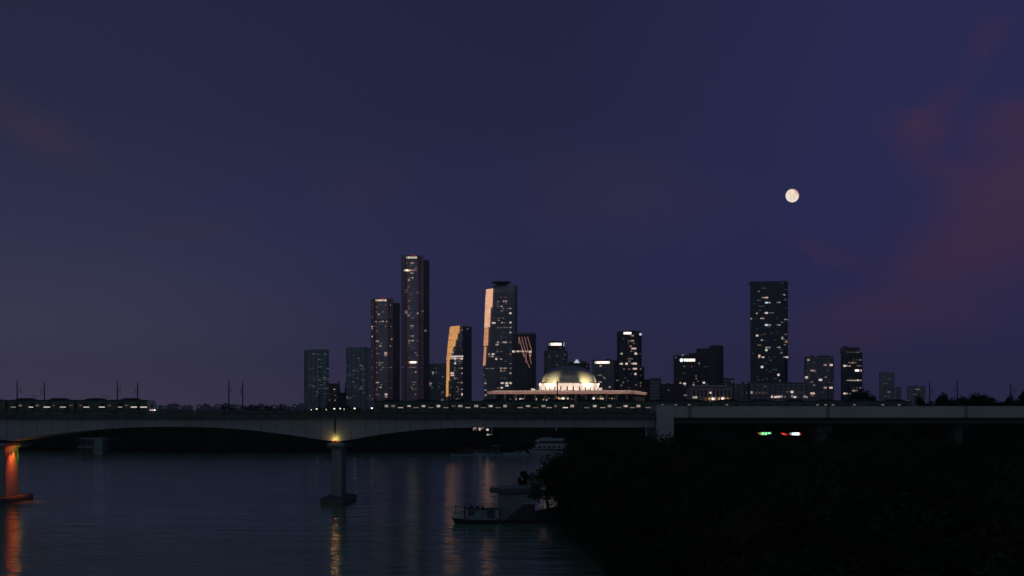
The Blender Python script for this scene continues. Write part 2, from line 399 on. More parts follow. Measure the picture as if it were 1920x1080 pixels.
soff = [(632, 827.5), (606, 825), (560, 818), (520, 812.5), (480, 807.5), (440, 804), (400, 801.8), (360, 800.5), (310, 800), (260, 801), (200, 804), (145, 809), (100, 814), (50, 821.5), (20, 827)]
bridge = empty('railway_bridge', (X(632, DF), 410, 0), 'long concrete railway bridge with haunched girder crossing the river on two piers', 'bridge')
pts = soff[::-1] + [(660, 824), (700, 817), (740, 811), (790, 805.5), (845, 802.5), (900, 801.5), (1228, 801.5)]
left = [(-580, 827.5), (-520, 819), (-440, 808), (-340, 801), (-270, 800), (-200, 801.5), (-110, 807), (-50, 816)]
pts = left + pts
GY = 405.7
poly = [(X(a, GY), Z(b, GY)) for a, b in pts] + [(X(1228, GY), 24.35), (X(-580, GY), 24.35)]
gm = seam_mat('girder_concrete', (.36, .39, .42), 28 * GY / F, .6)
MB().prism_y(poly, GY, 427).build('girder', gm, bridge)
xl, xr = X(-580, DF), X(1229, DF)
d = MB(); d.box(xl, xr, 403.6, 429.5, 24.36, 25.1); d.build('deck_slab', M['deck'], bridge)
d = MB(); d.box(xl, xr, 403.9, 404.2, 25.1, 25.62); d.box(xl, xr, 428.9, 429.2, 25.1, 25.62); d.build('parapet', M['deck'], bridge)
for y0 in (404.0, 429.0):
    d = MB(); x = xl + .3
    while x < xr:
        d.box(x, x + .09, y0, y0 + .08, 25.62, 26.85); x += 1.29 / 2
    for z in (25.95, 26.35, 26.85): d.box(xl, xr, y0 - .03, y0 + .11, z, z + .07)
    rl = d.build('railing', M['rail'], bridge); d = MB(); x = xl
    while x < xr:
        d.box(x, min(xr, x + .8), y0 + .1, y0 + .13, 25.8, 26.5); x += 1.29
    d.build('mesh_panel', M['rail_panel'], rl)
for yt in (408.0, 420.6):
    d = MB()
    for s in (-.75, .75): d.box(xl, X(2600, DF), yt + 1.5 + s - .07, yt + 1.5 + s + .07, 25.1, 25.3)
    d.build('rail_track', M['dark'], bridge)
MB().tube((X(628, 405.5), 405.5, 24.3), (X(628, 405.5), 405.5, 20.1), .16).build('drainpipe', M['dark'], bridge)
# light conduits and hangers below the flat girder
for px in (922, 1043, 1212):
    x = X(px, 406); MB().box(x - .2, x + .2, 406.2, 407.2, Z(812 if px == 922 else (808 if px == 1043 else 818), 406), Z(801, 406)).build('hanger_post', M['concrete'], bridge)
def pier(xc, wcol):
    c = MB(); c.prism([(xc - wcol / 2, 407.5), (xc - wcol / 2 + .3, 407), (xc + wcol / 2 - .3, 407), (xc + wcol / 2, 407.5), (xc + wcol / 2, 418.5), (xc - wcol / 2, 418.5)], 1.9, 16.2)
    col = c.build('pier_column', M['pier_concrete'], bridge)
    k = MB(); a = [(xc - wcol * .5, 406.2), (xc + wcol * .5, 406.2), (xc + wcol * .5, 426), (xc - wcol * .5, 426)]
    a2 = [(xc - 2.4, 404.8), (xc + 2.4, 404.8), (xc + 2.4, 427), (xc - 2.4, 427)]
    k.prism(a, 15.6, 16.4, a2); k.prism(a2, 16.4, 17.2); k.build('pier_cap', M['pier_concrete'], col)
    for yb in (408.5, 424): MB().box(xc - 1, xc + 1, yb - .9, yb + .9, 17.2, 18.6).build('bearing', M['dark'], col)
    f = MB(); q = [(xc - 3.7, 400), (xc - 3.0, 396.6), (xc + 3.2, 396.6), (xc + 3.9, 400), (xc + 3.9, 424), (xc, 427), (xc - 3.7, 424)]
    f.prism(q, -2.5, 1.2); f.prism(q, 1.2, 1.75, [(a + (xc - a) * .06, b + (411 - b) * .03) for a, b in q]); f.build('footing', M['deck'], col)
    return col
pc = pier(-50.2, 2.9)
pl = pier(-146.6, 2.9)
pf_ = pier(X(-580, 408), 2.9)
# end pier and viaduct
e = MB(); e.box(X(1230, DF), X(1262, DF), 402.6, 430, 12, Z(760, 402.6)); e.box(X(1229.5, DF) - .2, X(1262.5, DF) + .2, 402.3, 430.3, Z(760, 402.6), Z(759, 402.6)); e.build('end_pier', M['pale_concrete'], bridge)
via = empty('railway_viaduct', (X(1262, DF) + .05, 410, 5.5), 'pale concrete viaduct with a solid parapet carrying the railway over the wooded bank', 'viaduct')
vx0, vx1 = X(1262, DF) + .05, X(2600, DF)
vm = seam_mat('viaduct_concrete', (.47, .48, .49), 259 * 403.2 / F, -(X(1553.5, 403.2) - vx0) + .7, .5, .55)
MB().box(vx0, vx1, 403.2, 403.7, Z(783, 403.2), Z(761.5, 403.2)).build('parapet_wall', vm, via)
MB().box(vx0, vx1, 429, 429.4, 24.4, 27.6).build('parapet_wall', M['pale_concrete'], via)
MB().box(vx0, vx1, 403.1, 403.9, Z(761.5, 403.2), Z(760.6, 403.2)).build('coping', M['deck'], via)
MB().box(vx0, vx1, 403.75, 428.95, 24.3, 25.1).build('deck_slab', M['deck'], via)
MB().box(vx0, vx1, 406, 427, 22.9, 24.3).build('girder', M['deck'], via)
for px0, px1, y1 in ((1532, 1560, 811), (1788, 1816, 803), (2050, 2078, 803)):
    q = MB(); q.box(X(px0, 412), X(px1, 412), 412, 424, Z(y1, 412), 22.9); q.box(X(px0, 412) + 1.1, X(px1, 412) - 1.1, 414, 422, 3, Z(y1, 412)); q.build('pier', M['deck'], via)
# floodlights on the piers
def lamp_fixture(parent, p, c, w, kind='POINT', target=None, size=.12, cone=100, name='floodlight', mat=None, show=True):
    hs = None
    if show:
        hs = MB().box(p[0] - .25, p[0] + .25, p[1] - .2, p[1] + .2, p[2] - .75, p[2] - .45).build(name, M['dark'], parent)
    ld = bpy.data.lights.new(name + '_lamp', kind); ld.energy = w; ld.color = c; ld.shadow_soft_size = size
    lo = bpy.data.objects.new(name + '_lamp', ld); COL.objects.link(lo); lo.parent = parent; lo.location = Vector(p) - wloc(parent)
    if kind == 'SPOT':
        ld.spot_size = R(cone); ld.spot_blend = .8
        lo.rotation_euler = (Vector(target) - Vector(p)).to_track_quat('-Z', 'Y').to_euler()
    return lo
lamp_fixture(bridge, (X(629.5, 404.9), 404.9, Z(822.5, 404.9)), (.95, .95, .16), 46, size=.1)
lamp_fixture(bridge, (X(627, 405), 405.1, Z(827.5, 405)), (1, .3, .12), 95, size=.1, show=False)
lamp_fixture(bridge, (-143.2, 411.5, 15.6), (1, .085, .018), 3800, 'SPOT', (-145.3, 411.3, 4), cone=85, show=False)
lamp_fixture(bridge, (-143.6, 414.2, 15.7), (1, .17, .02), 2700, 'SPOT', (-145.3, 413.6, 8), cone=80, show=False)
for _y, _c, _w in ((408.6, (1, .05, .01), 45), (411.2, (1, .17, .02), 75), (414, (1, .24, .03), 70), (416.8, (.5, .6, .03), 20)): lamp_fixture(bridge, (-144.05, _y, 15.25), _c, _w, size=.2, show=False)
lamp_fixture(bridge, (-144.0, 417.6, 15.6), (.35, .8, .03), 350, 'SPOT', (-145.2, 417.8, 9), cone=60, show=False)

# catenary masts
mast = empty('catenary_mast', (0, 0, 0))
b = MB(); b.tube((0, 0, 25.1), (0, 0, 35.0), .20, .15, 8); b.build('pole', M['dark'], mast)
b = MB(); b.box(-.35, .35, -.35, .35, 25.1, 25.3); b.build('base_plate', M['dark'], mast)
b = MB(); b.tube((0, .2, 32.6), (0, 3.6, 33.2), .05); b.tube((0, .2, 31.4), (0, 3.4, 32.9), .04); b.tube((0, 3.3, 31.4), (0, 3.3, 33.2), .04); b.build('cantilever_arm', M['dark'], mast)
G = 'catenary masts along the railway'
fr = [(32, 'leftmost tall catenary mast standing at the front of the left train'), (220, 'tall front catenary mast over the second carriage of the left train'), (429, 'tall front catenary mast in the gap between the two trains'),
      (636, 'front catenary mast above the yellow floodlit pier'), (842, 'front catenary mast before the tower with stepped orange panels'), (1045, 'front catenary mast crossing the lit dome'), (1238, 'front catenary mast at the end pier of the bridge'),
      (1404, 'front catenary mast left of the wide dark tower above the viaduct'), (1591, 'front catenary mast before the slim lit tower'), (1795, 'tall front catenary mast above the trees at the right')]
bk_ = [(83, 'shorter far catenary mast behind the roof of the left train'), (258, 'far catenary mast behind the head of the left train'), (455, 'far catenary mast right of the tall one between the trains'),
       (648, 'far catenary mast before the left bluish apartment tower'), (848, 'far catenary mast behind the train near the orange panelled tower'), (1375, 'far catenary mast at the right end of the arcaded building'),
       (1553, 'far catenary mast before the building with scattered pink windows'), (1743, 'far catenary mast left of the pointed tree above the viaduct'), (1895, 'rightmost catenary mast, above the right end of the viaduct')]
first = True
for lst, D, top in ((fr, 404.75, 0), (bk_, 428.3, .08)):
    for px, lab in lst:
        o = mast if first else copy_tree(mast); first = False
        o.location = (X(px, D), D, -top); o.rotation_euler = (0, 0, 0 if D < 410 else math.pi); tag(o, lab, 'mast', G)

# ------------------------------------------------------------------ trains
def carriage(tr, x0, x1, y0, lits, lows, ztop, nose=False, head=None):
    """body between x0 and x1, near side at y0"""
    zb = 25.75; w = 3.0
    prof = [(y0 + .15, zb), (y0, zb + .4), (y0, ztop - .55), (y0 + .25, ztop - .15), (y0 + .9, ztop), (y0 + w - .9, ztop), (y0 + w - .25, ztop - .15), (y0 + w, ztop - .55), (y0 + w, zb + .4), (y0 + w - .15, zb)]
    body = MB().prism_x(prof, x0, x1).build('carriage', M['train'], tr)
    L_ = x1 - x0
    b = MB(); b.box(x0 + .2, x1 - .2, y0 + .75, y0 + w - .75, ztop - .02, ztop + .1); b.build('roof', M['train_roof'], body)
    for f in (.25, .75):
        c = x0 + L_ * f; h = .5
        MB().prism_y([(c - 3.0, ztop + .1), (c - 2.2, ztop + .1 + h * .75), (c - 1, ztop + .1 + h), (c + 1.3, ztop + .1 + h), (c + 2.2, ztop + .1 + h * .7), (c + 3.0, ztop + .1)], y0 + .7, y0 + w - .7).build('air_conditioner', M['train_roof'], body)
    # window band, doors
    ds = [x0 + L_ * (k + .5) / 4 for k in range(4)]
    for dx_ in ds:
        MB().box(dx_ - .65, dx_ + .65, y0 - .02, y0 + .1, zb + .15, ztop - .85).build('door', M['train_roof'], body)
    MB().box(x0 + .4, x1 - .4, y0 - .03, y0 + .05, ztop - 3.0, ztop - 2.85).build('green_stripe', GREEN, body)
    for (cx, zc, ww, hh, mk) in lits:
        if x0 + .5 < cx < x1 - .5: MB().box(cx - ww / 2, cx + ww / 2, y0 - .05, y0 + .05, zc - hh / 2, zc + hh / 2).build('window', M[mk], body)
    c = x0 + .6
    while c < x1 - 1.5:
        if not any(abs(c + .5 - q[0]) < 1.1 + q[2] / 2 for q in lits): MB().box(c, c + 1.0, y0 - .04, y0 + .05, ztop - 2.2, ztop - 1.25).build('window', M['train_glass'], body)
        c += 1.62
    return body
GREEN = surf('green_train_stripe', (.03, .16, .08), .5, .1, 1.)
D1, D2 = 408.0, 420.6
rng = random.Random(2)
t1 = empty('commuter_train', (X(143, D1), D1, 25.3), 'left dark green commuter train with a row of short white window lights and a headlight', 'train')
lits1 = []
for px, st in ((25, 1), (58, 3), (88, 3), (118, 3), (162, 3), (191, 3), (224, 2), (251, 3), (269, 3), (-20, 2), (-50, 3), (-78, 3)):
    lits1.append((X(px, D1), Z(763.3, D1), 1.7 if st > 1 else 1.3, .27, {1: 'w1', 2: 'w2', 3: 'w3'}[st]))
lits1 = [(a, b, c * rng.uniform(.7, 1.15), d * rng.uniform(.85, 1.2), e) for a, b, c, d, e in lits1]
for px in (38, 70, 133, 151, 100, 205, 237):
    lits1.append((X(px, D1), Z(760.3, D1), .9, .4, 'w0' if px not in (38, 70) else 'w1'))
zt = Z(750.2, D1)
for a, b_ in ((-380, -252), (-248, -120), (-116, 10), (14, 140), (143.5, 276)):
    carriage(t1, X(a, D1), X(b_, D1), D1, lits1, [], zt)
# driving cab at the head of the train
xa, xb = X(276, D1), X(290, D1)
cab = MB().prism_y([(xa, 25.75), (xb - .1, 25.75), (xb, 26.6), (xb - .25, 28.2), (xb - .8, zt - .1), (xa, zt)], D1 + .05, D1 + 2.95).build('driving_cab', surf('cab_paint', (.42, .46, .44), .5, .1, 1.), t1)
MB().box(xb - 1.15, xb - .45, D1 - .02, D1 + .1, 27.3, 28.5).build('windscreen', M['train_glass'], cab)
MB().box(xb - .3, xb + .12, D1 + .0, D1 + .5, Z(770, D1), Z(767.8, D1)).build('headlight', M['w4'], cab)
MB().box(xb - 1.4, xb - .2, D1 - .05, D1 + .05, Z(770, D1), Z(768, D1)).build('headlight', M['w3'], cab)
for px in (55, 190):
    x = X(px, D1); q = MB(); q.tube((x, D1 + 1.5, zt + .1), (x + 1.5, D1 + 1.5, zt + .75), .05); q.tube((x + 1.5, D1 + 1.5, zt + .75), (x + .3, D1 + 1.5, zt + 1.25), .04)
    q.box(x - .1, x + 2.3, D1 + .7, D1 + .8, zt + 1.25, zt + 1.31); q.build('pantograph', M['dark'], t1)
t2 = empty('commuter_train', (X(703, D2), D2, 25.3), 'long dark green commuter train with hazy white windows running behind the railing to the viaduct', 'train')
lits2 = []
hi = [(724.6, 2), (737, 1), (767, 2), (794, 3), (822, 3), (850, 0), (863, 2), (893, 2), (920, 3), (947, 2), (990, 3), (1019, 2), (1043, 1), (1073, 2), (1115, 3), (1143, 2), (1173, 3), (1197, 2)]
lo_ = [(751, 2), (780, 1), (808, 1), (836, 0), (877, 2), (906, 1), (934, 1), (975, 2), (1004, 1), (1030, 2), (1060, 3), (1100, 1), (1130, 2), (1160, 1), (1186, 1), (1215, 1), (1228, 2)]
for px, st in hi: lits2.append((X(px, D2), Z(761.3, D2), 1.15, .62, 'w%d' % st if st < 3 else 'w2'))
for px, st in hi:
    if st == 3: lits2.append((X(px, D2) + .1, Z(761.6, D2), .7, .5, 'w3'))
lits2 = [(a, b, c * rng.uniform(.75, 1.1), d * rng.uniform(.7, 1.1), e) for a, b, c, d, e in lits2]
for px, st in lo_: lits2.append((X(px, D2), Z(764.2, D2), 1.5, .26, 'w%d' % max(1, st)))
zt2 = Z(752.3, D2)
for k in range(8):
    a = 703 + k * 126.3
    carriage(t2, X(a, D2), X(a + 123, D2), D2, lits2, [], zt2)

# small marker lamps on the viaduct parapet
for i, px in enumerate((1242, 1267, 1292, 1363, 1533, 1548, 1562, 1602, 1655, 1686)):
    if i == 0:
        ml = empty('marker_lamp', (0, 0, 0)); MB().box(-.35, .35, -.1, .1, 0, .16).build('lamp', M['w2'], ml); MB().box(-.4, .4, -.12, .12, -.12, 0).build('housing', M['dark'], ml); o = ml
    else: o = copy_tree(ml)
    o.location = (X(px, 403.5), 403.5, Z(759.6, 403.5)); tag(o, 'small dim marker lamp on top of the viaduct parapet', 'lamp', 'marker lamps on the viaduct parapet')

# LED message boards seen through the gap under the viaduct
def led_board(px0, px1, py0, py1, D, cells, label):
    x0, x1, z0, z1 = X(px0, D), X(px1, D), Z(py1, D), Z(py0, D)
    r = empty('led_sign', ((x0 + x1) / 2, D, 5.4), label, 'sign')
    MB().box(x0 - .3, x1 + .3, D, D + .3, z0 - .3, z1 + .3).build('board', M['void'], r)
    b = MB()
    for x in (x0 + .3, x1 - .5): b.box(x, x + .2, D + .31, D + .5, 4.5, z1)
    b.build('post', M['dark'], r)
    for (a, c, e, g, mk) in cells:
        MB().box(x0 + (x1 - x0) * a, x0 + (x1 - x0) * c, D - .05, D - .001, z0 + (z1 - z0) * e, z0 + (z1 - z0) * g).build('lit_character', M[mk], r)
M['red'] = glowm('red_light', (1, .06, .03), 1.3); M['redd'] = glowm('dim_red_light', (1, .05, .02), .45); M['green'] = glowm('green_led', (.22, 1, .35), .9); M['green_b'] = glowm('bright_green_led', (.3, 1, .45), 1.5); M['white_b'] = glowm('white_led', (.82, 1, .95), 1.8)
M['orange_led'] = glowm('orange_led', (1, .3, .06), .8)
cc = [(.0, .09, .55, .95, 'w1'), (.12, .2, .1, .8, 'orange_led')] + [(.23 + .078 * k, .29 + .078 * k, (.05 if k < 6 else .35), .95, 'green_b' if k % 3 else 'green') for k in range(10)]
led_board(1421, 1446, 810.3, 815.6, 436, cc, 'long message board lit with green characters under the viaduct')
led_board(1464, 1476, 811, 816.3, 440, [(.0, .3, .45, .9, 'redd'), (.3, .6, .1, .8, 'red'), (.65, 1., .0, .6, 'redd')], 'small red lit sign between the green and the white boards')
led_board(1480.5, 1500, 811, 816, 436, [(.0, .2, .1, .9, 'c2'), (.22, .45, .05, .95, 'white_b'), (.46, .7, 0, 1, 'white_b'), (.71, .93, 0, 1, 'white_b'), (.95, 1.1, .0, .9, 'redd')], 'bright white message board with a red end right of the red sign')
# ------------------------------------------------------------------ city towers
def edge_at(poly, px):
    best = None
    n = len(poly)
    for i in range(n):
        (a, b), (c, d) = poly[i], poly[(i + 1) % n]
        if a != c and min(a, c) <= px <= max(a, c):
            y = b + (d - b) * (px - a) / (c - a)
            if best is None or y < best[0]: best = (y, (a, b), (c, d))
    return best
def glass(name, c, rough=.35, spec=.5, band=.3):
    return surf(name, c, rough, band, .04, spec=spec, stretch=(1, 1, .5))
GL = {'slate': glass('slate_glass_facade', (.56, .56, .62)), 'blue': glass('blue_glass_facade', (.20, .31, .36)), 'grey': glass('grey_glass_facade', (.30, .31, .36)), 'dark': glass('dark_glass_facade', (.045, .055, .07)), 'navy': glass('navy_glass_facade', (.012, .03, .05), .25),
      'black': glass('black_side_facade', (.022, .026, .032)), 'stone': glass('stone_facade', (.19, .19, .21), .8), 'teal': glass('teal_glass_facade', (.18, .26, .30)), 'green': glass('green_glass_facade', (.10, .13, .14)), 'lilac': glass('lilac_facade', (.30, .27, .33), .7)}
BAND = {'slate': surf('slate_tower_band', (.26, .26, .30), .7), 'blue': surf('blue_tower_band', (.30, .40, .44), .7), 'grey': surf('grey_tower_band', (.13, .14, .17), .7), 'dark': surf('dark_tower_band', (.03, .035, .045), .7), 'navy': surf('navy_tower_band', (.05, .09, .15), .5), 'stone': surf('stone_tower_band', (.2, .19, .23), .8), 'light': surf('pale_tower_band', (.27, .28, .32), .8)}
UNIT = {}
def unit_box(mk):
    if mk not in UNIT:
        b = MB(); b.box(-.5, .5, -.5, .5, -.5, .5); me = bpy.data.meshes.new('window'); me.from_pydata(b.v, [], b.f); me.update(); me.materials.append(M[mk]); UNIT[mk] = me
    return UNIT[mk]
ZG = 6.0
def tower(name, label, D, poly, ytop, glasskey, cat='tower', bands=None, bstep=4.0, bh=1.0, mull=0, mkey='dark', group=None, zb=None):
    """poly: [(px, metres behind D)]"""
    cx = sum(p[0] for p in poly) / len(poly)
    zt = Z(ytop, D); z0 = ZG if zb is None else zb
    r = empty(name, (X(cx, D), D + 10, z0), label, cat, group)
    w = [(X(a, D + b), D + b) for a, b in poly]
    body = MB().prism(w, z0, zt).build('wall', GL[glasskey], r)
    c = (sum(p[0] for p in w) / len(w), sum(p[1] for p in w) / len(w))
    def off(k):
        out = []
        for p in w:
            v = Vector((p[0] - c[0], p[1] - c[1])); l = v.length; out.append((p[0] + v.x / l * k, p[1] + v.y / l * k))
        return out
    rr = random.Random(int(poly[0][0] * 7)); span = w[2][0] - w[0][0]
    if 'crown' not in label and abs(span) > 20 and name != 'red_edged_tower':
        for k in range(2):
            a = min(p[0] for p in w) + abs(span) * rr.uniform(.15, .7); q = abs(span) * rr.uniform(.06, .16)
            MB().box(a, a + q, D + 8, D + 18, zt, zt + rr.uniform(1.8, 3.6)).build('roof_unit', GL['black'], r)
    if bands:
        b = MB(); z = max(z0, 15) + bstep
        while z < zt - bh * 2: b.prism(off(.35), z, z + bh); z += bstep
        b.prism(off(.5), zt - .2, zt + 1.2); b.build('floor_band', BAND[bands], r)
    if mull:
        b = MB(); n = len(w)
        for i in range(n):
            p, q = Vector(w[i]), Vector(w[(i + 1) % n]); l = (q - p).length; k = max(1, int(l / mull))
            if min(p.y, q.y) > D + 30: continue
            for j in range(k + 1):
                s = p + (q - p) * j / k; s = s + (s - Vector(c)).normalized() * .45
                b.box(s.x - .25, s.x + .25, s.y - .25, s.y + .25, z0, zt - .5)
        b.build('mullion', BAND[mkey], r)
    return r
def lit(r, D, poly, lst, name='window'):
    base = wloc(r)
    for q in lst:
        px, py, w, h, mk = q
        e = edge_at(poly, min(max(px, min(p[0] for p in poly) + .01), max(p[0] for p in poly) - .01))
        if not e: continue
        y, a, b = e; A = Vector((X(a[0], D), a[1])); B = Vector((X(b[0], D), b[1])); ang = math.atan2(B.y - A.y, B.x - A.x)
        o = bpy.data.objects.new(name, unit_box(mk)); COL.objects.link(o); o.parent = r
        Y = D + y; nx, ny = math.sin(ang), -math.cos(ang)
        if ny > 0: nx, ny = -nx, -ny
        o.location = Vector((X(px, D) + nx * .55, Y + ny * .55, Z(py, D))) - base
        o.rotation_euler = (0, 0, ang); o.scale = (w * D / F / max(.35, abs(math.cos(ang))), .9, h * D / F)
def rand_lit(seed, x0, x1, y0, y1, nx, ny, n, mats, w=1.8, h=1.3):
    rng = random.Random(seed); out = []; seen = set()
    while len(out) < n:
        i, j = rng.randrange(nx), rng.randrange(ny)
        run = rng.choice([1, 1, 1, 2, 3]); mk = rng.choice(mats)
        for k in range(run):
            if i + k < nx and (i + k, j) not in seen and len(out) < n:
                seen.add((i + k, j)); out.append((x0 + (i + k + .5) * (x1 - x0) / nx, y0 + (j + .5) * (y1 - y0) / ny, w * rng.uniform(.8, 1.15), h, mk))
    return out
def box_part(r, name, mat, D, px0, px1, d0, d1, py0, py1):
    return MB().box(X(px0, D), X(px1, D), D + d0, D + d1, Z(py1, D), Z(py0, D)).build(name, mat, r)
def sign(r, D, y, px0, px1, py0, py1, n, mk, first=None, gap=.18):
    """illuminated roof lettering: a backing with n glowing characters"""
    b = MB().box(X(px0 - .5, D), X(px1 + .5, D), y, y + .4, Z(py1 + .4, D), Z(py0 - .4, D)).build('roof_sign', M['void'], r)
    w = (px1 - px0) / n
    for k in range(n):
        MB().box(X(px0 + w * (k + gap / 2), D), X(px0 + w * (k + 1 - gap / 2), D), y - .3, y - .02, Z(py1, D), Z(py0, D)).build('lit_character', M[first if (k == 0 and first) else mk], b)

# --- bluish apartment towers at the left
P = [(571, 14), (577, 2), (598, 0), (599, 6), (612, 6), (616, 14), (616, 40), (571, 40)]
r = tower('apartment_tower', 'leftmost bluish apartment tower with dim speckled windows and a rounded crown', 2900, P, 657, 'blue', bands='blue', bstep=3.3, bh=1.1, mull=7, mkey='dark')
box_part(r, 'crown', GL['blue'], 2900, 578, 612, 4, 34, 654.5, 657)
lit(r, 2900, P, rand_lit(1, 573, 615, 662, 750, 14, 26, 62, ['w0', 'w0', 'c0', 'c0', 'w1', 'c1', 'g1'], 1.5, 1.2))
lit(r, 2900, P, [(597.5, 665 + 8 * k, .9, 5, 'c0') for k in range(10)], 'stair_light')
P = [(616, 0), (635, 0), (635, 25), (616, 25)]
r = tower('office_block', 'small black block with a thin spire right of the leftmost apartment tower', 2850, P, 720, 'black', bands='dark', bstep=3.6)
MB().tube((X(634, 2850), 2860, Z(720, 2850)), (X(634, 2850), 2860, Z(712, 2850)), .6, .2).build('spire', M['dark'], r)
lit(r, 2850, P, [(627, 730, 4, 1.6, 'w2'), (627, 735, 2, 1, 'w0'), (628, 741, 2, 1, 'w1'), (618, 750, 2, 1.6, 'w1'), (628, 750.5, 2, 1.6, 'w2'), (620, 739, 1.5, 1, 'w0'), (631, 745, 1.2, 1, 'c0')])
P = [(635, 0), (650, 0), (650, 25), (635, 25)]
tower('office_block', 'low dark block in the gap between the two bluish apartment towers', 3000, P, 737, 'black', bands='dark')
P = [(650, 10), (652, 0), (684, 0), (688, 6), (694, 8), (694, 40), (650, 40)]
r = tower('apartment_tower', 'second bluish apartment tower, just left of the shorter red edged tower', 2900, P, 653, 'blue', bands='blue', bstep=3.3, bh=1.1, mull=8, mkey='dark')
box_part(r, 'crown', GL['blue'], 2900, 652, 684, 2, 30, 650.8, 653)
box_part(r, 'roof_room', GL['black'], 2900, 676, 688, 1, 20, 650.5, 655)
lit(r, 2900, P, rand_lit(3, 653, 693, 660, 748, 13, 26, 52, ['w0', 'w0', 'c0', 'c0', 'w1', 'c1', 'p0'], 1.5, 1.2))
lit(r, 2900, P, [(651, 685, 3, 2, 'w1'), (676, 685, 2.4, 2, 'w1'), (650.7, 704, 2, 2, 'w1'), (663, 695, 2, 1.6, 'w1'), (669, 695, 2, 1.4, 'w1'), (651, 745, 1.6, 5, 'w2'), (650.6, 724, 1.6, 2, 'w1'), (693, 742, 1.6, 2, 'w1')])

# --- the pair of red edged towers
def red_tower(label, x0, ytop, ybase, sx, roofred, lits, label_side, D=3250):
    # x0 left edge; widths scale with sx
    q = lambda v: x0 + v * sx
    P = [(q(0), 12), (q(5), 2), (q(9), 0), (q(33), 0), (q(37), 2), (q(42), 12), (q(42), 45), (q(0), 45)]
    r = tower('red_edged_tower', label, D, P, ytop, 'slate', bands='slate', bstep=4.3, bh=1.3)
    P2 = [(q(38.5), 20), (q(51), 20), (q(51), 60), (q(38.5), 60)]
    w2 = [(X(a, D), D + b) for a, b in P2]
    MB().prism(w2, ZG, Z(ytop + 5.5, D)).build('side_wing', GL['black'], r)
    b = MB()
    for v in (42.6, 46.0, 49.8): b.box(X(q(v), D) - .6, X(q(v), D) + .6, D + 18.6, D + 20.3, ZG, Z(ytop + 5.5, D))
    b.build('side_fin', BAND['dark'], r)
    for v, dep in ((6.2, 1), (8.6, -.5), (33.4, -.5), (35.6, .5), (.3, 11)):
        wv = .62 if v > 1 else .3
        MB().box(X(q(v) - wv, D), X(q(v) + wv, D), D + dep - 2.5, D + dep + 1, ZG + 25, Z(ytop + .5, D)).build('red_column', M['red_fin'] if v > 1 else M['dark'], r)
    MB().prism([(X(q(a), D), D + c) for a, c in ((9, 4), (33, 4), (40, 14), (40, 40), (9, 40))], Z(ytop, D), Z(ytop - 1.6, D)).build('crown', GL['black'], r)
    MB().box(X(roofred - 4.5, D), X(roofred + 4.5, D), D + 3, D + 4.5, Z(ytop - .2, D), Z(ytop - 2.4, D)).build('red_beacon', M['red_b'], r)
    b = MB(); b.box(X(q(0) - .3, D), X(q(42), D) + 1, D - .8, D + 3, Z(label_side + 1.3, D), Z(label_side, D)); b.build('service_floor', GL['black'], r)
    lit(r, D, P, lits); return r
M['red_b'] = glowm('red_beacon_light', (.75, .03, .09), .42)
s = lambda x, y: (550 + x / 3.375, 460 + y / 3.375)
def zl(lst, sc, x0, y0): return [(x0 + a / sc, y0 + b / sc, w, h, m) for a, b, w, h, m in lst]
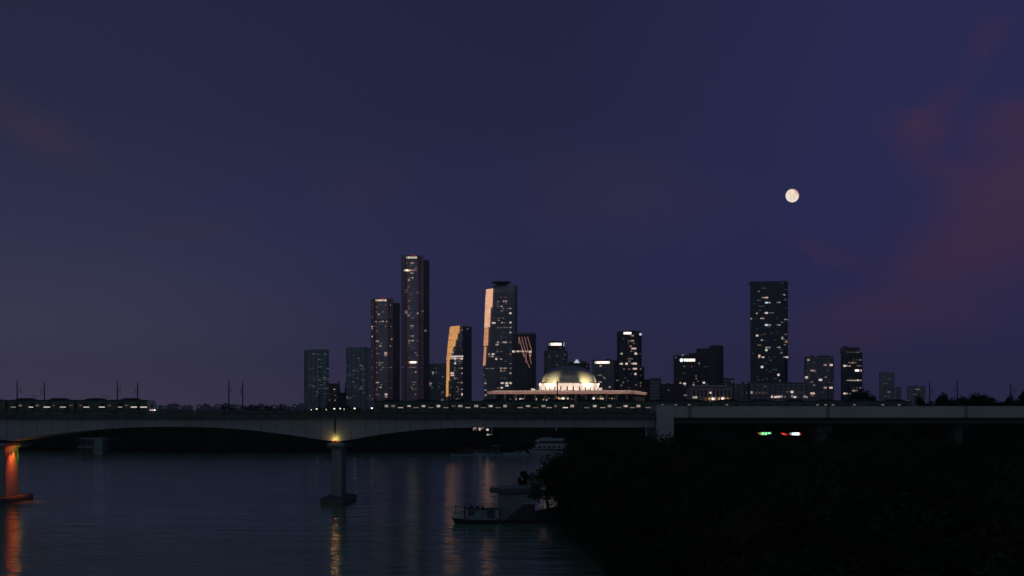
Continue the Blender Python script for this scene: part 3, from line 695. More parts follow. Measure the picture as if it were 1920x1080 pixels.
A = zl([(715, 112, 3, 1.6, 'w1'), (750, 112, 4.5, 2.2, 'p2'), (762, 112, 2.5, 2, 'w1'), (778, 111, 2.5, 1.4, 'p0'), (745, 128, 2, 1.4, 'w1'), (755, 130, 1.6, 1.4, 'w0'), (775, 143, 3, 2.2, 'w1'),
        (715, 158, 7.5, 3, 'w4'), (738, 158, 3.6, 3, 'a3'), (752, 158, 3, 2, 'p2'), (765, 157, 3, 2, 'p2'), (778, 157, 3, 1.6, 'p1'), (747, 175, 3.6, 1.8, 'w2'), (755, 176, 2.8, 1.6, 'w2'),
        (734, 207, 2, 2, 'w1'), (754, 205, 3, 2.6, 'w2'), (732, 220, 4, 2.2, 'w2'), (729, 250, 1.8, 1.6, 'w0'), (730, 265, 2.6, 1.6, 'w1'), (709, 282, 3, 1.4, 'w1'), (720, 282, 1.8, 1.6, 'w1'), (714, 296, 4, 1.8, 'w1'),
        (740, 300, 1.5, 3, 'w0'), (755, 302, 1.5, 1.6, 'w0'), (787, 298, 1.7, 2.6, 'w1'), (742, 315, 1.6, 2.2, 'w0'), (755, 333, 1.6, 1.6, 'w0'), (735, 340, 1.6, 1.4, 'w0'), (732, 352, 3, 1.8, 'w1'),
        (730, 383, 1.6, 1.6, 'w1'), (733, 398, 3.2, 1.7, 'w1'), (712, 416, 5, 1.8, 'w2'), (713, 428, 5.5, 2.4, 'w2'), (742, 430, 2, 1.5, 'w1'), (787, 430, 2.5, 2.8, 'w2'), (816, 414, 2, 2, 'w1'), (729, 444, 3, 2, 'w2'), (755, 459, 2.6, 2, 'w1'), (817, 432, 1.4, 1.6, 'w0'),
        (743, 508, 1.6, 2, 'w2'), (755, 509, 3, 2, 'w2'), (745, 524, 2, 1.6, 'w1'), (755, 520, 1.8, 1.4, 'w1'), (740, 574, 1.6, 1.2, 'w1'), (755, 574, 3, 2, 'w2'), (735, 603, 3, 2, 'w2'), (755, 603, 4, 2, 'w2'), (787, 603, 2, 1.8, 'w1'), (733, 618, 2.2, 2, 'w1'),
        (737, 632, 4, 1.2, 'w0'), (768, 650, 5, 1.1, 'w0'), (752, 650, 3, 1.1, 'w0'), (745, 664, 2, 1, 'w0'), (774, 680, 3, 2, 'w1'), (785, 695, 2, 2.4, 'w1'), (738, 712, 7, 1.2, 'w0'),
        (735, 740, 3.2, 2.4, 'a3'), (750, 740, 6, 3.4, 'w4'), (768, 740, 5, 3, 'w4'), (780, 740, 2.5, 2.2, 'w3'), (710, 742, 3, 1.5, 'p1'), (755, 772, 12, 1.4, 'p1'), (730, 772, 4, 1.2, 'p0'), (774, 802, 3, 1.8, 'w2'), (750, 803, 2.5, 1.2, 'w0'),
        (748, 866, 3, 1.4, 'w0'), (768, 866, 7, 1.3, 'w1'), (762, 880, 3, 1.6, 'w1'), (748, 898, 3, 2.4, 'p1'), (756, 910, 3, 2, 'p1'), (775, 908, 2, 1.6, 'w1'), (772, 944, 2.6, 1.8, 'w1'), (760, 965, 2, 1.4, 'w0'), (693, 772, 1.6, 1.5, 'w1'), (815, 742, 1.3, 1.4, 'w0'), (808, 870, 1.4, 1.4, 'w0'), (690, 412, 1.2, 1.4, 'w0'), (810, 620, 1.2, 1.4, 'w0')], 3.375, 550, 460)
r = red_tower('taller of the two red edged office towers, the highest on the skyline', 753, 480, 748, .98, 775, A, 602)
lit(r, 3250, [(794, 19), (804, 19), (804, 40), (794, 40)], [(796.5, 619, 2.6, 2, 'w2'), (799, 619.8, 1.3, 1.3, 'w1')])
sign(r, 3250, 3247, 761.5, 782, 481.3, 485, 6, 'w3', 'g2', .1)
B = zl([(497, 377, 1.4, 1.8, 'w1'), (612, 377, 2, 2, 'w2'), (583, 378, 2, 1.5, 'w1'), (525, 391, 3.6, 1.8, 'w1'), (553, 375, 8, 1, 'w0'), (525, 422, 2.4, 1.8, 'w1'), (567, 421, 2.4, 1.6, 'w1'), (541, 436, 3, 2.4, 'w2'), (612, 450, 1.4, 2, 'w1'), (497, 404, 1.4, 1.8, 'w0'), (497, 452, 1.6, 2, 'w1'),
        (522, 482, 4, 1.8, 'w2'), (552, 482, 5, 1.8, 'w1'), (567, 481, 3, 2.2, 'w2'), (591, 481, 2, 2.2, 'w2'), (543, 494, 3, 1.2, 'w0'), (497, 513, 2.4, 2.6, 'w3'), (497, 526, 2.2, 3, 'w2'), (520, 512, 4, 1.4, 'w1'), (583, 512, 2, 2.2, 'w1'), (615, 512, 3.6, 1.6, 'w1'),
        (526, 542, 3.2, 1.7, 'w1'), (497, 576, 2.4, 2.4, 'w3'), (620, 593, 2, 2, 'w2'), (532, 607, 6, 2, 'w2'), (557, 620, 2.5, 1.6, 'w1'), (543, 637, 2.4, 1.4, 'w1'), (553, 637, 2.6, 2.2, 'w2'), (612, 637, 2.6, 2.4, 'w2'), (525, 652, 2.6, 1.4, 'w1'), (500, 607, 1.4, 1.4, 'w0'),
        (527, 685, 3, 1.4, 'w1'), (541, 685, 2, 1.4, 'w1'), (583, 681, 3.2, 2.6, 'p3'), (590, 682, 2.8, 2.6, 'w2'), (584, 694, 4.6, 2.6, 'p2'), (497, 670, 1.4, 1.6, 'w1'), (497, 700, 1.4, 1.6, 'w1'),
        (525, 743, 3.4, 1.6, 'w1'), (545, 743, 4, 1.8, 'w1'), (560, 743, 5, 1.6, 'w1'), (547, 757, 5, 1.4, 'w1'), (497, 773, 1.6, 1.6, 'w1'), (524, 773, 2, 1.4, 'w1'), (568, 773, 3.2, 1.6, 'w1'), (590, 773, 2, 1, 'w0'), (613, 773, 4, 1.6, 'w1'), (497, 788, 1.4, 1.4, 'w0'), (556, 787, 3, 1.6, 'w1'), (526, 805, 2.4, 2, 'w1'), (497, 836, 1.4, 1.8, 'w1'),
        (532, 868, 6, 2, 'w2'), (557, 881, 2.4, 1.6, 'w1'), (553, 898, 3, 2.2, 'w2'), (541, 898, 3, 1.2, 'w1'), (526, 912, 2.6, 1.8, 'w1'), (612, 857, 1.6, 1.6, 'w1'), (612, 903, 2.6, 2, 'w1'), (525, 944, 3, 1.6, 'w1'), (541, 944, 2, 1.6, 'w1'), (587, 943, 4.6, 2.4, 'w3'), (587, 957, 4.2, 2.6, 'p2'), (498, 970, 1.6, 2, 'w1'), (540, 960, 2, 1, 'w0')], 3.375, 550, 460)
r = red_tower('shorter of the two red edged office towers, its sign lit below the roof', 695.5, 561, 748, 1.0, 718, B, 600)
sign(r, 3250, 3247, 704.3, 725, 561.6, 565, 6, 'w3', 'a3', .1)
P = [(805, 0), (838, 0), (838, 30), (805, 30)]
r = tower('office_block', 'dim bluish office block between the taller red edged tower and the orange panelled tower', 3300, P, 684, 'teal', bands='blue', bstep=3.6, mull=12)
box_part(r, 'crown', GL['teal'], 3300, 809, 836, 3, 25, 681.5, 684)
lit(r, 3300, P, zl([(823, 664, 3, 3, 'w2'), (860, 664, 2, 2.4, 'w1'), (822, 686, 3, 2, 'w1'), (945, 717, 2.2, 2.4, 'w1'), (787, 800, 6.5, 2, 'p2'), (790, 823, 4, 3.4, 'p1'), (895, 800, 1.6, 1.4, 'w0'), (930, 803, 2, 1.4, 'w0'), (945, 912, 3.4, 1.6, 'w1'), (930, 935, 3, 2, 'p0'), (940, 1010, 4, 3, 'w1'), (898, 675, 1.4, 1.4, 'w0'), (810, 858, 1.6, 2, 'w1'), (860, 608, 4, 1, 'w0'), (898, 850, 1.2, 5, 'w0')], 6.75, 690, 600))
# --- towers with stepped orange panels
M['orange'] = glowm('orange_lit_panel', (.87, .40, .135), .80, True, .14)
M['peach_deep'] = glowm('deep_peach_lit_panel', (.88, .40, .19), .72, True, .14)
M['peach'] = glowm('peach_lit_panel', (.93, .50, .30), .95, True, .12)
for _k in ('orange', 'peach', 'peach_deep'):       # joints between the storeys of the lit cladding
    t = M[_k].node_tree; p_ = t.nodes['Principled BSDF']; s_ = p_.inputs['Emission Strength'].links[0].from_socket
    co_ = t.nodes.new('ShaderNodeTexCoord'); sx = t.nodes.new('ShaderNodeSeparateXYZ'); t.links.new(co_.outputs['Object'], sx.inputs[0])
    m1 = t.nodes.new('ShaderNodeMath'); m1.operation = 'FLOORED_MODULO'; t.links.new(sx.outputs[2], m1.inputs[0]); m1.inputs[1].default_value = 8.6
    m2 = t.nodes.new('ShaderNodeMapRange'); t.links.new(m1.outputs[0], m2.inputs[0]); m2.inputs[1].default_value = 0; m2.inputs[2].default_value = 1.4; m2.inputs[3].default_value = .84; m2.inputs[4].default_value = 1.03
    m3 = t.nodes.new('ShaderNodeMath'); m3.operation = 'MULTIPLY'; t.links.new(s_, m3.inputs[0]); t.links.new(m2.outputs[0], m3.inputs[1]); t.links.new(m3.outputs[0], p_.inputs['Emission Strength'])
def panel_part(r, D, quads, mk, yoff=-1.2):
    for (xa, ya, xb, yb, xc, yc, xd, yd) in quads:     # tl, tr, br, bl in photo px
        q = [(X(a, D), Z(b, D)) for a, b in ((xa, ya), (xb, yb), (xc, yc), (xd, yd))]
        MB().prism_y(q, D + yoff - .6, D + yoff + .9).build('lit_panel', M[mk], r)
t_ = lambda a, b: (820 + a / 4, 510 + b / 4)
def quads(lst):
    out = []
    for q in lst:
        o_ = []
        for i in range(0, 8, 2): o_ += list(t_(q[i], q[i + 1]))
        out.append(o_)
    return out
P = [(836.6, 0), (867, 0), (868, 3), (883.5, 26), (883.5, 50), (836.6, 50)]
D = 3050
r = empty('stepped_tower', (X(858, D), D + 10, ZG), 'shorter tower with a stair of deep orange lit panels down its left side', 'tower')
fr_ = [(837, 752), (837.2, 675), (843, 612), (861, 611), (867.5, 611), (867.5, 752)]
MB().prism_y([(X(a, D), Z(b, D)) for a, b in fr_], D, D + 40).build('wall', GL['grey'], r)
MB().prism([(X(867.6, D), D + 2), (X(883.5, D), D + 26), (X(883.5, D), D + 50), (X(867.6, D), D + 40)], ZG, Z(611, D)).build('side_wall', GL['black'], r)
b = MB()
for k in range(34):
    z = 20 + 4.4 * k
    if z < Z(614, D): b.box(X(max(838, 846 if Z(675, D) < z else 844), D), X(867.8, D), D - .4, D + .2, z, z + 1.2)
b.build('floor_band', BAND['grey'], r)
b = MB()
for pxm in (844, 848.5, 853, 857.5, 862, 866.8): b.box(X(pxm, D) - .3, X(pxm, D) + .3, D - .6, D - .1, ZG, Z(675 if pxm < 852 else 640, D))
b.build('mullion', BAND['dark'], r)
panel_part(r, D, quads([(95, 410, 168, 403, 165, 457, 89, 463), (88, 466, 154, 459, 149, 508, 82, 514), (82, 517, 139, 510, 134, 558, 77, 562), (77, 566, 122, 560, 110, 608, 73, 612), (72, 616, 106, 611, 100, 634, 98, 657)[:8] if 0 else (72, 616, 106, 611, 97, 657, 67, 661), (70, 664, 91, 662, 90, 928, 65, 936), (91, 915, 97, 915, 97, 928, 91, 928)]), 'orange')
L6 = zl([(1060, 462, 3.4, 3.2, 'w3'), (1085, 462, 3, 3, 'w3'), (1110, 460, 4, 2.8, 'w3'), (1135, 460, 3, 2.6, 'w3'), (1160, 460, 3.4, 2.8, 'w3'), (1192, 460, 3.6, 3.4, 'w3'), (1065, 485, 4.4, 3, 'w2'), (1100, 488, 4.5, 3.4, 'w3'), (1130, 486, 3, 2.6, 'w2'), (1155, 488, 3, 2.4, 'w2'), (1185, 490, 4.6, 3, 'w3'),
        (1075, 408, 3.2, 3, 'w2'), (1072, 432, 2.2, 2, 'w1'), (1107, 520, 2.2, 2, 'w2'), (1145, 520, 3, 2, 'w1'), (1165, 520, 2.6, 1.8, 'p1'), (1103, 549, 3.4, 3, 'w3'), (1165, 548, 2, 2.2, 'w1'), (1190, 522, 1.6, 1.6, 'w1'),
        (1100, 608, 2.4, 1.6, 'w1'), (1150, 610, 2.4, 1.6, 'p1'), (1170, 610, 2, 1.6, 'w1'), (1190, 610, 2.4, 2.4, 'w2'), (1100, 641, 3, 1.8, 'w1'), (1130, 645, 2.4, 1.4, 'w0'), (1066, 672, 6, 3, 'w3'), (1067, 700, 6, 2.8, 'p3'), (1096, 706, 1.6, 2, 'w1'), (1190, 674, 2, 3, 'w2'), (1098, 738, 2.8, 2, 'w2'), (1128, 737, 2.8, 1.4, 'w1'), (1048, 760, 1.6, 1.8, 'w1'),
        (1140, 790, 2, 1.4, 'w1'), (1165, 795, 3, 1.3, 'w1'), (1190, 792, 2.2, 2.2, 'w2'), (1055, 852, 1.8, 1.6, 'w1'), (1130, 848, 2.8, 2, 'p1'), (1145, 876, 2, 2.2, 'w1'), (1165, 878, 1.6, 1.4, 'p0'), (1190, 878, 2, 2.2, 'w2'), (1133, 908, 2.6, 2.2, 'w1'), (1190, 940, 2.4, 4.4, 'w3'), (1145, 940, 2, 1.4, 'w0'), (1125, 998, 3.4, 1.6, 'w1'), (1155, 998, 2.4, 1.6, 'w0'), (1190, 126, 2.6, 2.4, 'w1'), (1255, 106, 4, 3, 'c0'), (1150, 250, 3.4, 1.5, 'c0'), (1160, 328, 3.4, 1.4, 'c0'), (1100, 380, 2.4, 1.6, 'w1'), (1190, 380, 2, 1.6, 'w0')], 6.75, 690, 600)
lit(r, D, P, L6)
# tallest of the orange group
D = 3000
r = empty('stepped_tower', (X(938, D), D + 10, ZG), 'tall slab tower with a peach lit stepped edge and a round helipad on the roof', 'tower')
MB().prism_y([(X(a, D), Z(b, D)) for a, b in ((907, 752), (906.3, 686), (911, 600), (925, 540), (965.5, 535), (965.5, 752))], D, D + 42).build('wall', GL['grey'], r)
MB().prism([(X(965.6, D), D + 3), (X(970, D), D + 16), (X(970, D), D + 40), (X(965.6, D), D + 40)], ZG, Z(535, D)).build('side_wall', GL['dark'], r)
MB().box(X(925, D), X(964, D), D + 2, D + 38, Z(540, D), Z(535, D)).build('roof_house', GL['dark'], r)
b = MB()
for k in range(60):
    z = 20 + 4.3 * k
    if z < Z(545, D): b.box(X(912 if z < Z(690, D) else interp([(Z(690, D), 909), (Z(645, D), 918), (Z(613, D), 921), (Z(577, D), 925)], z), D), X(965.8, D), D - .4, D + .2, z, z + 1.1)
b.build('floor_band', BAND['grey'], r)
hp = MB(); cx, cy = X(940, D), D + 20; z1 = Z(527.2, D)
hp.lathe(cx, cy, [(10, Z(535, D)), (11, Z(532.5, D)), (20.5, z1 - 1.4), (20.5, z1)], 32); hp.build('helipad', M['dark'], r)
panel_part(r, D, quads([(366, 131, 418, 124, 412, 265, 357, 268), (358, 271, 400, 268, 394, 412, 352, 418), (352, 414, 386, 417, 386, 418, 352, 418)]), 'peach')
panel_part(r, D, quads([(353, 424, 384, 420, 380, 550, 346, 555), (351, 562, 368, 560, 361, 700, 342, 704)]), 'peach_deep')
L7 = zl([(478, 188, 3, 2, 'w0'), (512, 188, 5, 1.6, 'w0'), (455, 222, 3, 2.6, 'w1'), (497, 220, 3, 2.6, 'p2'), (515, 219, 4, 2.8, 'p2'), (450, 240, 5, 2, 'w0'), (515, 238, 4, 1.6, 'w0'), (455, 258, 3.4, 1.4, 'w1'), (482, 258, 3.6, 2.2, 'w2'), (495, 275, 3, 2, 'w1'), (530, 273, 2.6, 1.6, 'w1'), (548, 273, 3, 2, 'w2'), (485, 292, 4, 1.8, 'w1'), (510, 290, 4, 1, 'w0'), (548, 309, 4, 3, 'w3'),
         (427, 348, 2, 2, 'w0'), (460, 347, 4, 1.6, 'w1'), (495, 346, 3.4, 1.4, 'w1'), (460, 363, 4, 2, 'w1'), (423, 382, 6.4, 2.6, 'w3'), (486, 380, 3.6, 2, 'w2'), (505, 380, 3, 1.6, 'p1'), (548, 379, 3.6, 2.6, 'w3'), (455, 418, 4, 1.2, 'w1'), (480, 417, 3, 2, 'p1'), (505, 416, 4, 2, 'p1'), (525, 416, 3, 1.8, 'p1'), (549, 416, 3, 2, 'w2'), (495, 453, 4, 1.4, 'w0'), (548, 453, 3.6, 2.8, 'w2'),
         (482, 490, 4, 1.8, 'w0'), (514, 490, 4, 1.6, 'w0'), (455, 527, 3.4, 3, 'w2'), (487, 527, 3, 2.2, 'w1'), (508, 527, 7, 2.8, 'w2'), (548, 527, 3.2, 2, 'w1'), (448, 545, 5.6, 2.6, 'w2'), (449, 582, 4, 1.6, 'p0'), (548, 580, 2.6, 1.6, 'w0'), (450, 598, 4.4, 1.8, 'p1'), (478, 597, 4, 1.2, 'p1'), (388, 616, 3.4, 2.6, 'w2'), (418, 616, 5, 2.6, 'w3'), (390, 633, 3, 2, 'w1'), (413, 633, 4.4, 2.6, 'w2'), (548, 616, 3, 2.2, 'w1'),
         (442, 652, 3.4, 3.2, 'w3'), (478, 653, 4, 2.2, 'p2'), (455, 635, 2.6, 1.4, 'w0'), (510, 669, 5, 1.6, 'w0'), (548, 687, 3, 2, 'w1'), (372, 724, 3.4, 1.8, 'w1'), (392, 724, 2.6, 1.4, 'w1'), (415, 724, 5, 1.8, 'w1'), (478, 722, 4, 2.6, 'p2'), (508, 722, 6, 2.2, 'p2'), (549, 722, 3, 2, 'w1'), (478, 742, 3.4, 2.4, 'p2'), (503, 742, 4, 2.2, 'p1'), (548, 759, 3.6, 2.8, 'w2'),
         (480, 796, 3, 2, 'w0'), (505, 796, 4, 1.6, 'w0'), (487, 833, 5.4, 2.6, 'w3'), (520, 834, 5.4, 3, 'w3'), (549, 833, 4, 3, 'w3'), (522, 852, 5.6, 3, 'w3'), (483, 868, 4.4, 2.8, 'w3'), (455, 869, 4, 1.8, 'p1'), (360, 834, 4, 2.4, 'w2'), (361, 886, 3, 2, 'w2'), (358, 812, 1.8, 1.6, 'w1'), (351, 770, 1.6, 1.6, 'w1'), (362, 924, 3, 2.6, 'w2'), (380, 820, 1.4, 1, 'w0'), (352, 620, 2, 1.6, 'w1'), (397, 330, 1.6, 2.6, 'w2'), (358, 425, 2, 3, 'w2'), (366, 437, 1.6, 2.6, 'w1')], 4, 820, 510)
lit(r, D, [(905, 0), (966, 0), (966, 40), (905, 40)], L7[:98])
# its lower neighbour with zigzag light strips
D = 2900
P = [(961, 0), (988, 0), (997, 2), (1005, 12), (1005, 45), (961, 45)]
r = tower('zigzag_tower', 'lower dark tower with thin pink zigzag light strips and a teal top', 2900, P, 628, 'dark', bands='dark', bstep=4.2)
MB().prism([(X(a, D), D + c) for a, c in ((966, 3), (997, 4), (1004.5, 13), (1004.5, 40), (966, 40))], Z(628, D), Z(623.5, D)).build('crown', GL['teal'], r)
M['zig'] = glowm('pink_light_strip', (.9, .38, .30), .55)
def strip(pts):
    b = MB()
    for (a, c) in zip(pts, pts[1:]):
        (x0, y0), (x1, y1) = t_(*a), t_(*c)
        e0, e1 = edge_at(P, x0), edge_at(P, x1)
        b.tube((X(x0, D), D + e0[0] - 1.4, Z(y0, D)), (X(x1, D), D + e1[0] - 1.4, Z(y1, D)), .42, n=5)
    b.build('light_strip', M['zig'], r)
for pts_ in ([(612, 487), (612, 540)], [(612, 487), (632, 560), (650, 640)], [(632, 487), (650, 560), (668, 600), (662, 680)], [(654, 487), (672, 560), (690, 620), (705, 690)], [(676, 487), (695, 550), (708, 590), (696, 640)], [(632, 560), (660, 640), (680, 690), (700, 740), (692, 800), (688, 868)]): strip(pts_)
lit(r, D, P, zl([(570, 596, 4.4, 3.6, 'w3'), (590, 596, 3, 2.6, 'w2'), (607, 595, 3.6, 2.8, 'w3'), (625, 595, 3, 2.4, 'w2'), (641, 595, 3.4, 2.8, 'w3'), (658, 595, 3, 2.4, 'w2'), (675, 595, 3, 2.6, 'w2'), (697, 598, 4.4, 3.6, 'w3'), (697, 625, 3, 3.4, 'p2'), (655, 745, 1.6, 1.6, 'c0')], 4, 820, 510))
box_part(r, 'recess', M['void'], D, 988, 996, -.9, .5, 690, 748)
# --- right of the dome
D = 2300
P = [(1021, 3), (1025, 0), (1058, 0), (1063.5, 5), (1063.5, 40), (1021, 40)]
r = tower('office_tower', 'black tower behind the dome with a white lettered sign on its narrower top', D, P, 657, 'stone', bands=None, mull=9, mkey='dark')
box_part(r, 'upper_block', GL['black'], D, 1026.5, 1059.5, 3, 34, 641, 657)
box_part(r, 'roof_house', GL['black'], D, 1030, 1056, 6, 30, 639.6, 641); MB().tube((X(1036, D), D + 12, Z(640, D)), (X(1036, D), D + 12, Z(636, D)), .5).build('antenna', M['dark'], r)
sign(r, D, D - 1.5, 1028, 1053, 643, 648, 6, 'w4', 'c2', .14); box_part(r, 'side_sign', M['c2'], D, 1055.8, 1058.6, -1.2, -.6, 641.8, 649)
lit(r, D, P, [(1051, 652, 5, 1.6, 'w0'), (1030, 669, 2.6, 2.4, 'w0'), (1045, 667, 3, 3, 'w0'), (1058.5, 665, 2.6, 3, 'w0'), (1057, 673, 2, 2, 'w0'), (1045, 684, 3, 2, 'w0')])
D = 2500
P = [(1060, 0), (1099, 0), (1105, 6), (1105, 40), (1060, 40)]
r = tower('office_block', 'dark rounded block just behind the dome carrying a small pale trapezoid sign', D, P, 683, 'black', bands='dark')
box_part(r, 'upper_block', GL['black'], D, 1066, 1100, 5, 35, 677.5, 683)
MB().prism_y([(X(a, D), Z(b_, D)) for a, b_ in ((1075.5, 680.4), (1087.5, 680.4), (1084.5, 677.5), (1083.5, 674.2), (1079.5, 674.2), (1078.5, 677.5))], D - 1, D + .5).build('roof_sign', M['c3'], r)
lit(r, D, P, [(1100, 686.5, 2.4, 2, 'w0')])
D = 2200
P = [(1110, 0), (1150.5, 0), (1150.5, 40), (1110, 40)]
r = tower('office_block', 'square block right of the dome with a wide white sign, yellow at one end', D, P, 676, 'grey', bands='grey', bstep=3.8)
sign(r, D, D - 1.5, 1115, 1143, 677.5, 681.8, 8, 'w4', 'g3', .06)
lit(r, D, P, [(1126, 685.8, 3.6, 3, 'w2'), (1125, 703.5, 7, 2, 'w1'), (1118, 704, 2, 1.4, 'w0'), (1132, 707.5, 3, 2.4, 'w1'), (1134, 709.5, 3, 2, 'w1'), (1125, 716.5, 6, 2.2, 'w2'), (1143, 725.5, 3.4, 2.4, 'w2'), (1111, 695, 1.4, 1.4, 'w0')])
P = [(1150.8, 0), (1159, 0), (1159, 40), (1150.8, 40)]
r = tower('office_block', 'narrow black block filling the gap left of the pink windowed tower', 2350, P, 677, 'black', bands='dark')
lit(r, 2350, P, [(1156, 693, 1.4, 1.4, 'w0'), (1158, 713.5, 2.4, 2, 'w1'), (1152, 713, 1.2, 1.2, 'w0')])
D = 1950
P = [(1158, 2), (1160, 0), (1199, 0), (1202, 4), (1202, 45), (1158, 45)]
r = tower('office_tower', 'black tower right of the dome with pink lit windows and a white roof sign', D, P, 623, 'dark', bands='dark', bstep=3.8, mull=8, mkey='dark')
sign(r, D, D - 1.2, 1169, 1183.5, 622.8, 626.8, 4, 'w4', None, .02)
lit(r, D, P, zl([(1203, 160, 4, 4, 'c3'), (1095, 175, 1.6, 2.4, 'p1'), (1118, 176, 4, 2.6, 'p2'), (1012, 210, 2.4, 2, 'w0'), (1073, 237, 2.4, 2.6, 'p1'), (1113, 234, 6, 2.6, 'p2'), (1068, 262, 2, 2, 'p0'), (1130, 264, 3, 2, 'p1'), (1095, 294, 3, 2.4, 'p2'), (1082, 300, 2, 1.6, 'p0'), (1130, 321, 9, 2.6, 'p3'), (1103, 350, 3.6, 2.4, 'p1'), (1136, 350, 2, 2, 'p0'),
        (993, 379, 4, 3.6, 'w2'), (1152, 378, 4.6, 3.6, 'w3'), (1197, 380, 2.4, 2, 'w0'), (1078, 436, 4, 2.4, 'p1'), (1108, 435, 3, 2.8, 'p1'), (1048, 437, 1.6, 1.4, 'p0'), (1080, 463, 4, 2.8, 'p1'), (990, 492, 5, 2.8, 'w3'), (973, 495, 2, 2, 'w2'), (1048, 492, 4.4, 3.6, 'w3'), (1103, 491, 2.4, 2.4, 'p2'), (1140, 491, 8, 3, 'w3'), (1020, 551, 2.6, 2.4, 'w1'), (1078, 551, 5, 1.6, 'p1'), (1142, 548, 7.6, 2.8, 'p3'),
        (1105, 607, 2.4, 1.8, 'p0'), (1148, 607, 3.6, 3.4, 'w3'), (1203, 550, 2.4, 2.6, 'w1'), (950, 679, 3, 2, 'w1'), (1012, 703, 3, 2.2, 'w1'), (1064, 683, 3, 2, 'w0'), (1033, 651, 4, 1.4, 'w0'), (990, 735, 2.4, 2.6, 'w1'), (1155, 730, 3, 2, 'w1'), (1203, 705, 2.4, 2.4, 'w1'), (1203, 740, 2, 2, 'w1'), (1075, 760, 2, 2, 'w0'), (1205, 625, 1.6, 2, 'w0'), (1186, 515, 1.6, 2, 'p0')], 6, 1000, 600))
P = [(1202.4, 0), (1208, 2), (1208, 30), (1202.4, 30)]
tower('office_block', 'slim black block clinging to the right side of the pink windowed tower', 2000, P, 690, 'black', bands='dark')
for i, (a, b_, t, D, k, lab) in enumerate([(1208, 1219, 713, 2050, 'black', 'low black block just right of the pink windowed tower'), (1219, 1239, 711, 1750, 'grey', 'low grey block between the roof tip of the dome hall and a mast'), (1239, 1266, 722, 1800, 'dark', 'lowest dark block left of the block with the round blue sign')]):
    P = [(a, 0), (b_, 0), (b_, 30), (a, 30)]; r = tower('office_block', lab, D, P, t, k, bands='dark')
    if i == 2: lit(r, D, P, [(1253.5, 731.5, 3, 3, 'w0'), (1244, 736, 1.4, 1.4, 'w0')])
# block with round blue sign
D = 1900
P = [(1264, 0), (1319, 0), (1319, 45), (1264, 45)]
r = tower('office_tower', 'black block with a sign of a round blue mark and white letters', D, P, 666, 'black', bands=None, mull=8, mkey='grey')
b = MB().box(X(1273.5, D), X(1304.5, D), D - 1.4, D - 1.0, Z(680, D), Z(671, D)).build('roof_sign', M['void'], r)
q = MB(); n_ = 16; pp = [(X(1277.5, D) + 2.3 * math.cos(k * 6.2832 / n_), Z(675.4, D) + 2.3 * math.sin(k * 6.2832 / n_)) for k in range(n_)]; q.prism_y(pp, D - 2.2, D - 1.42); q.build('round_mark', M['c4'], b)
for k in range(5): MB().box(X(1282 + k * 4.3, D), X(1285.7 + k * 4.3, D), D - 1.9, D - 1.42, Z(677.8, D), Z(672.8, D)).build('lit_character', M['w4'], b)
lit(r, D, P, zl([(640, 185, 4.4, 3, 'c1'), (230, 330, 3.6, 3, 'c0'), (1630, 680, 2.6, 3, 'c1'), (730, 850, 3, 1.6, 'w0'), (1180, 870, 3, 2, 'w0')], 32, 1260, 660) + zl([(172, 708, 2.6, 1.6, 'w1'), (322, 710, 2, 2, 'p0'), (340, 710, 2, 1.6, 'w0'), (172, 760, 3, 2, 'w0'), (260, 780, 2, 3, 'p1'), (262, 800, 2.6, 2.4, 'p1'), (275, 820, 3, 1.6, 'p1'), (143, 832, 3.4, 2.6, 'w2'), (174, 837, 5, 3, 'w3'), (242, 830, 2, 2.4, 'w1'), (241, 848, 3.6, 3, 'w2'), (178, 852, 3, 2, 'p1'), (340, 842, 2, 3, 'p1')], 4, 1240, 510))
D = 2000
P = [(1306, 6), (1312, 2), (1330, 0), (1342, 0), (1342, 40), (1306, 40)]
r = tower('office_tower', 'rounded black tower rising behind the block with the round blue sign', D, P, 655, 'dark', bands='dark')
D = 2050
P = [(1330, 0), (1350, 0), (1355.5, 6), (1355.5, 40), (1330, 40)]
tower('office_tower', 'rightmost and highest of the black cluster with the round blue sign', D, P, 649.5, 'dark', bands='dark', mull=9)
P = [(1312, 0), (1325, 0), (1325, 20), (1312, 20)]
r = tower('office_block', 'small dark lower block with a white window under the rounded black tower', 1880, P, 700, 'black'); lit(r, 1880, P, [(1319.7, 717.5, 4, 3.4, 'w3'), (1318, 720, 2.4, 1.4, 'w0')])
for a, b_, t, lab in ((1356, 1362, 710, 'narrow teal block at the right foot of the black cluster'), (1362.5, 1376, 711, 'small teal block with a lit corner right of the arcaded building')):
    P = [(a, 0), (b_, 0), (b_, 25), (a, 25)]; r = tower('office_block', lab, 1850, P, t, 'teal', bands='dark')
    if t == 711: lit(r, 1850, P, [(1372.5, 715.5, 2.6, 3.4, 'c0')])
# arcaded building
D = 1600
r = empty('arcaded_building', (X(1335, D), D + 10, ZG), 'low pinkish arcaded building with warm lights along its foot', 'building')
MB().box(X(1295, D), X(1373, D), D + 2, D + 40, ZG, Z(727.5, D)).build('wall', M['arcade'], r)
MB().box(X(1300, D), X(1364, D), D + 4, D + 36, Z(725, D), Z(722.3, D)).build('roof', M['pale_concrete'], r)
MB().box(X(1302, D), X(1362, D), D + 6, D + 34, Z(727.5, D), Z(725, D)).build('clerestory', M['slate'], r)
b = MB(); b.box(X(1294.5, D), X(1373.5, D), D, D + 2, Z(730.5, D), Z(727, D)); b.box(X(1294.5, D), X(1373.5, D), D + .5, D + 2, Z(745.5, D), Z(743.8, D)); b.build('cornice', M['arcade'], r)
for k in range(11): MB().box(X(1296.5 + k * 7.3, D), X(1300 + k * 7.3, D), D + .2, D + 2, Z(744, D), Z(730.5, D)).build('pier', M['arcade'], r)
